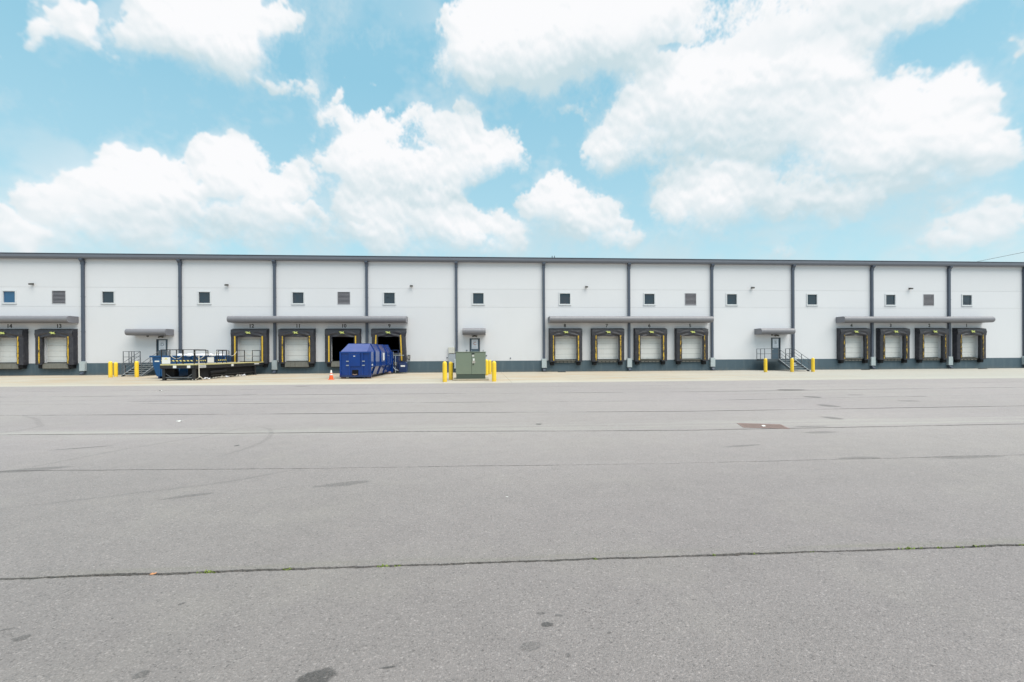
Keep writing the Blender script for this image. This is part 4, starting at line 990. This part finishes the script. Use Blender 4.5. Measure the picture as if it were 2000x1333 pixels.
def rail(pts, posts, mid=1.75, top=2.3):
    rb = MB()
    for a, b in zip(pts, pts[1:]):
        rb.bar((*a, top), (*b, top), .045)
        if mid: rb.bar((*a, mid), (*b, mid), .032)
    rb.build('handrail', M_black, t)
    for x, y in posts: MB().box(x-.025, x+.025, y-.025, y+.025, 1.2, top-.02).build('rail_post', M_black, t)
rail([(PX0, PY0), (PX1, PY0), (PX1, -9.99)], [(PX0+.05, PY0), (-29.6, PY0), (-29.13, PY0), (-28.66, PY0), (PX1, PY0), (PX1, -9.99)], None)
rail([(PX1, -8.53), (PX1, -7.11)], [(PX1, -8.53), (PX1, -7.7), (PX1, -7.11)], None)
rail([(PX1, -5.51), (PX1, -4.21)], [(PX1, -5.51), (PX1, -4.21)])
rail([(PX1, -2.78), (PX1, -1.3)], [(PX1, -2.78), (PX1, -1.3)])
rail([(PX0, PY0), (PX0, -9.0)], [(PX0, -9.0)], None); rail([(PX0, -7.4), (PX0, -5.6)], [(PX0, -7.4), (PX0, -5.6)], None); rail([(PX0, -4.0), (PX0, -2.3)], [(PX0, -4.0), (PX0, -2.3)], None)
def chain(a, b, z, sag):
    a, b = Vector((*a, z)), Vector((*b, z)); n = 14
    MB().tube([a.lerp(b, i/n)-Vector((0, 0, sag*4*(i/n)*(1-i/n))) for i in range(n+1)], .017, 6).build('chain', M_chain, t)
chain((PX1, -9.99), (PX1, -8.53), 2.2, .4); chain((PX1, -7.11), (PX1, -5.51), 2.2, .38); chain((PX1, -4.21), (PX1, -2.78), 2.2, .28); chain((PX1, -4.21), (PX1, -2.78), 1.8, .26)
chain((-29.6, PY0), (-28.66, PY0), 1.95, .32); chain((PX1-.0, -11.3), (PX1, -10.1), 1.95, .3)
chain((PX0, -9.0), (PX0, -7.4), 2.15, .35); chain((PX0, -5.6), (PX0, -4.0), 2.15, .35)
# hazard boards
hb = MB().box(PX0+.0, PX1, PY0-.03, PY0-.002, 1.42, 1.53).build('hazard_board', M_ink, t)
def hstripe(x0, x1, y, step, w):
    x = x0
    while x < x1-w: MB().quad((x, y, 1.43), (x+w, y, 1.43), (x+w-.07, y, 1.52), (x-.07, y, 1.52)).build('hazard_stripe', M_yb, hb); x += step
hstripe(PX0+.1, PX1, PY0-.0325, .26, .13)
hb2 = MB().box(PX1+.002, PX1+.02, -11.3, -7.2, 1.42, 1.53).build('hazard_board', M_ink, t)
y = -11.2
while y < -7.3:
    if not -9.95 < y < -8.6: MB().quad((PX1+.0225, y, 1.43), (PX1+.0225, y+.13, 1.43), (PX1+.0225, y+.06, 1.52), (PX1+.0225, y-.07, 1.52)).build('hazard_stripe', M_yb, hb2)
    y += .26
s1 = MB().box(-30.15, -29.55, PY0-.05, PY0-.038, 1.26, 1.74).build('warning_sign', M_wht, t)
MB().prism([(-29.98, 1.58), (-29.72, 1.58), (-29.85, 1.72)], 'y', PY0-.055, PY0-.0515).build('warning_triangle', M_yb, s1)
MB().box(PX1+.03, PX1+.042, -9.85, -9.0, 1.30, 1.72).build('warning_sign', M_wht, t)
for x in (-29.25, -28.25): MB().box(x-.12, x+.12, PY0-.04, PY0-.031, .93, 1.12).build('placard', M_wht, t)
tp = MB().box(PX1+.031, PX1+.04, -11.0, -10.05, .93, 1.12).build('placard', M_wht, t)
MB().box(PX1+.041, PX1+.045, -10.95, -10.1, .98, 1.00).box(PX1+.041, PX1+.045, -10.95, -10.1, 1.04, 1.07).build('placard_text', M_ink, tp)
MB().box(PX1+.031, PX1+.04, -6.45, -6.1, .93, 1.12).build('placard', M_wht, t); MB().box(PX1+.031, PX1+.04, -2.5, -1.6, 1.0, 1.1).build('placard', M_wht, t)
# machinery bulk under the platform
t2 = thing('hydraulic_unit', 'black machinery housing in the shade under the loading platform', 'machine', (-29.2, -7.4, 0))
MB().box(.15, 1.12, -2.9, 5.6, .12, .88).build('housing', M_rubber, t2, bevel=.05)
MB().box(-.9, .2, -3.7, -3.0, .1, .3).build('skid_base', M_rubber, t2)
MB().tube([(1.14, -1.9, .5), (1.14, .4, .55)], .16, 14).build('cylinder', M_rubber, t2, smooth=True)
MB().box(-.98, -.42, -3.55, -3.0, .3, .86).build('shade_block', M_rubber, t2, bevel=.02)  # black block added in front of the tub end to stand for its shade
# drain hose at the platform's front right leg
t3 = thing('hose', 'pale grey hose hanging from the platform to the ground at its front right leg', 'hose', (0, 0, 0))
MB().tube([(-27.75, -11.1, 1.9), (-27.75, -11.1, 1.2), (-27.74, -11.1, .5), (-27.7, -11.15, .22), (-27.85, -11.25, .06), (-28.1, -11.35, .04)], .035, 8).tube([(-27.72, -11.1, .3), (-27.6, -11.0, .15), (-27.55, -10.9, .05)], .03, 7).build('tube', M_chain, t3, smooth=True)
# litter under the platform
ln_ = ['crumpled grey sheet of packaging', 'flattened grey cardboard', 'torn pale wrapping', 'small scrap of cardboard', 'long strip of dirty packaging', 'folded scrap of packaging', 'thin strip of torn card']
for k, (x, y, sx, sy) in enumerate([(-27.9, -9.9, .5, .25), (-27.8, -8.9, .45, .3), (-27.75, -8.1, .5, .3), (-27.8, -7.2, .35, .25), (-27.9, -6.4, .6, .2), (-27.8, -5.4, .4, .25), (-27.7, -4.7, .5, .15)]):
    mb = MB(); N = 6
    for i in range(N+1):
        for j in range(N+1): mb.v.append((-sx/2+sx*i/N, -sy/2+sy*j/N, .02+.28*abs(noise.noise(Vector((i*.6+k*7, j*.6, 0))))))
    for i in range(N):
        for j in range(N): a = i*(N+1)+j; mb.f.append((a, a+1, a+N+2, a+N+1))
    o = mb.build('packaging_scrap', M_card if k % 3 else M_bag, None, (x, y, 0)); o.rotation_euler = (0, 0, k*1.1+1.3)
    tag(o, ln_[k]+f' under the black platform edge, '+['','second','third','fourth','fifth','sixth','last'][k]+' from the front' if k else ln_[0]+' lying nearest the front leg of the black platform', 'litter', 'litter under the platform')

# ------------------------------------------------------------------ wall boxes and small fittings
t = thing('meter_box', 'beige and grey electrical boxes on the wall just left of the green transformer', 'electrical box', (-9.5, 0, 0))
MB().box(-.34, .30, -.25, -.02, 1.95, 2.58).build('upper_box', M_box, t, bevel=.02)
MB().box(-.32, .62, -.22, -.02, .95, 1.88).build('lower_box', M_boxg, t, bevel=.01)
t = thing('control_box', 'small control box and conduit on the wall right of dock 9', 'control box', (-13.83, 0, 0))
MB().box(-.13, .13, -.12, -.01, 1.35, 1.40).box(-.13, .13, -.12, -.01, 1.75, 1.80).box(-.13, -.09, -.12, -.01, 1.40, 1.75).box(.09, .13, -.12, -.01, 1.40, 1.75).build('cage', M_lamp, t)
MB().box(-.05, .05, -.08, -.01, 1.45, 1.68).build('button_box', M_box, t)
MB().tube([(.03, -.04, 1.35), (.03, -.04, .15)], .02, 6).build('conduit', M_trim, t)
for x, z, lb in ((-9.99, 1.51, 'left of the meter box'), (-7.95, 2.24, 'left of door C above the transformer'), (-5.96, 1.70, 'right of the green transformer'), (-3.48, 1.42, 'on the blank wall between the transformer and dock 8')):
    o = MB().tube([(0, -.001, 0), (0, -.09, 0)], [.07, .05], 10).build('junction_box', M_trim, None, (x, 0, z)); tag(o, f'small round dark wall fitting {lb}', 'wall fitting', 'round wall fittings')
# vent grate at base, dark utility covers by downspouts at right
for x, y, lb in ((33.9, -1.6, 'right of the first far right dock'), (47.2, -1.6, 'nearest the right photo edge'), (1.6, -1.5, 'before the middle right docks')):
    o = MB().box(-.4, .4, -.15, .15, .001, .05).build('wheel_chock', M_rubber, None, (x, y, 0), bevel=.02); tag(o, f'low black rubber block on the concrete {lb}', 'rubber block', 'rubber blocks on the apron')

# ------------------------------------------------------------------ storm drain
t = thing('storm_drain', 'rusty square storm drain grate set in the asphalt, right of centre', 'drain grate', (.68, -35.78, 0), rz=-.32)
fr = MB().box(-.52, .52, -.34, -.31, .001, .012).box(-.52, .52, .31, .34, .001, .012).box(-.52, -.49, -.31, .31, .001, .012).box(.49, .52, -.31, .31, .001, .012).build('frame', M_rust, t)
MB().box(-.49, .49, -.31, .31, .001, .002).build('pit', M_earth, t)
gb = MB().box(-.013, .013, -.31, .31, .003, .010).mesh('grate_bar', M_rust)
for k in range(14): link('grate_bar', gb, t, (-.45+k*.0692, 0, 0))
gc = MB().box(-.49, .49, -.012, .012, .0105, .013).mesh('cross_bar', M_rust)
for k in range(8): link('cross_bar', gc, t, (0, -.27+k*.077, 0))
o = MB().box(-.05, .07, -.03, .03, 0, .012).build('paper_scrap', M_paper, None, (.66, -35.85, .012)); o.rotation_euler = (.3, 0, .6); tag(o, 'scrap of white paper lying on the storm drain grate', 'litter')

# ------------------------------------------------------------------ litter, leaf, weeds
def scrap(x, y, s, m, name, label, cat):
    mb = MB(); N = 4
    for i in range(N+1):
        for j in range(N+1): mb.v.append((s*(i/N-.5), s*.6*(j/N-.5), .006+s*.35*abs(noise.noise(Vector((i*.7+x, j*.7+y, 0))))))
    for i in range(N):
        for j in range(N): a = i*(N+1)+j; mb.f.append((a, a+1, a+N+2, a+N+1))
    tag(mb.build(name, m, None, (x, y, 0)), label, cat)
scrap(-15.04, -33.43, .14, M_paper, 'paper_scrap', 'small white paper scrap on the asphalt in front of the black platform', 'litter')
scrap(-23.41, -21.64, .18, M_paper, 'paper_scrap', 'tiny white paper scrap on the far asphalt left of the blue tub', 'litter')
scrap(-6.15, -41.0, .03, M_paper, 'pebble', 'tiny white pebble on the asphalt beyond the open joint', 'pebble')
scrap(-9.30, -42.85, .045, M_leaf, 'dry_leaf', 'curled dry orange leaf lying in the open asphalt joint at the left', 'leaf')
def weed(x, y, s, label):
    mb = MB()
    for k in range(int(26*s)+5):
        a = random.uniform(0, 6.28); L = random.uniform(.010, .030)*(.6+.5*s); w = L*.28; rx = random.gauss(0, .030*s*1.2); ry = random.gauss(0, .008)
        lean = random.uniform(.3, .9); p = Vector((rx, ry, 0)); d = Vector((math.cos(a)*lean, math.sin(a)*lean*.6, 1-lean*.6)).normalized(); n = Vector((-math.sin(a), math.cos(a), 0))
        mb.quad(p-n*w*.3, p+d*L*.55-n*w, p+d*L, p+d*L*.55+n*w, p+n*w*.3)
    o = mb.build('weed', M_weed, None, (x, y, -.008)); tag(o, label, 'weed', 'weeds in the asphalt joint')
wl = [(-8.85, 1.1, 'bright green tuft nearest the orange leaf'), (-8.19, .6, 'small green tuft second from the left'), (-7.36, .7, 'low green tuft left of the photo centre'), (-7.22, .5, 'tiny green tuft just right of the one left of centre'),
      (-5.45, .4, 'tiny green tuft just right of the photo centre'), (-4.33, .4, 'yellowish tuft halfway along the right part'), (-3.94, .35, 'tiny tuft before the wide gap of the joint'), (-3.37, .3, 'tiny yellowish tuft at the widest gap'),
      (-2.42, 1., 'widest green tuft'), (-2.30, .5, 'small tuft right beside the widest one'), (-2.11, .8, 'green tuft second right of the widest one'), (-1.89, .6, 'green tuft third right of the widest one'), (-1.69, .8, 'last clear green tuft near the right edge'), (-1.24, .5, 'yellowish tuft at the right edge of the photo')]
for x, s, lb in wl: weed(x, yat(7, x)+.6*(noise.noise(Vector((x*1.7, 7*7.3, 0)))*.035), s, lb+', in the open asphalt joint')
# loose grit along the open joint
gm = MB()
for k in range(380):
    x = random.uniform(-12, .5); y = yat(7, x)+random.gauss(.02, .06); s = random.uniform(.0012, .003)
    gm.box(x-s, x+s, y-s, y+s, 0, s*1.3)
gr = gm.build('loose_grit', M_asph); gr['kind'] = 'stuff'; gr['label'] = 'loose grit scattered along the open asphalt joint'; gr['category'] = 'grit'

# ------------------------------------------------------------------ overhead cable and roof birds
t = thing('overhead_cable', 'thin black overhead cable rising behind the roof at the far right', 'cable', (0, 0, 0))
MB().tube([(60, 30, 13.8), (82.3, 30, 17.98), (92.9, 30, 20.05), (130, 30, 28.5)], .035, 6).build('wire', M_cable, t)
pm = MB().lathe([(.17, 0), (.12, 29)], 130, 30, 12).build('pole', M_card, t)
for x, lb in ((0.86, 'left'), (1.10, 'right')):
    t = thing('bird', f'tiny dark bird perched on the roof edge above dock 8, {lb} one of two', 'bird', (x, -.35, 11.75), 'birds on the roof edge')
    MB().lathe([(.005, .02), (.035, .05), (.05, .10), (.035, .15), (.018, .17), (.03, .19), (.03, .215), (.008, .235)], n=10).build('body', M_cable, t, smooth=True)
    MB().bar((0, .03, .05), (0, .14, .01), .03, .01).build('tail', M_cable, t)
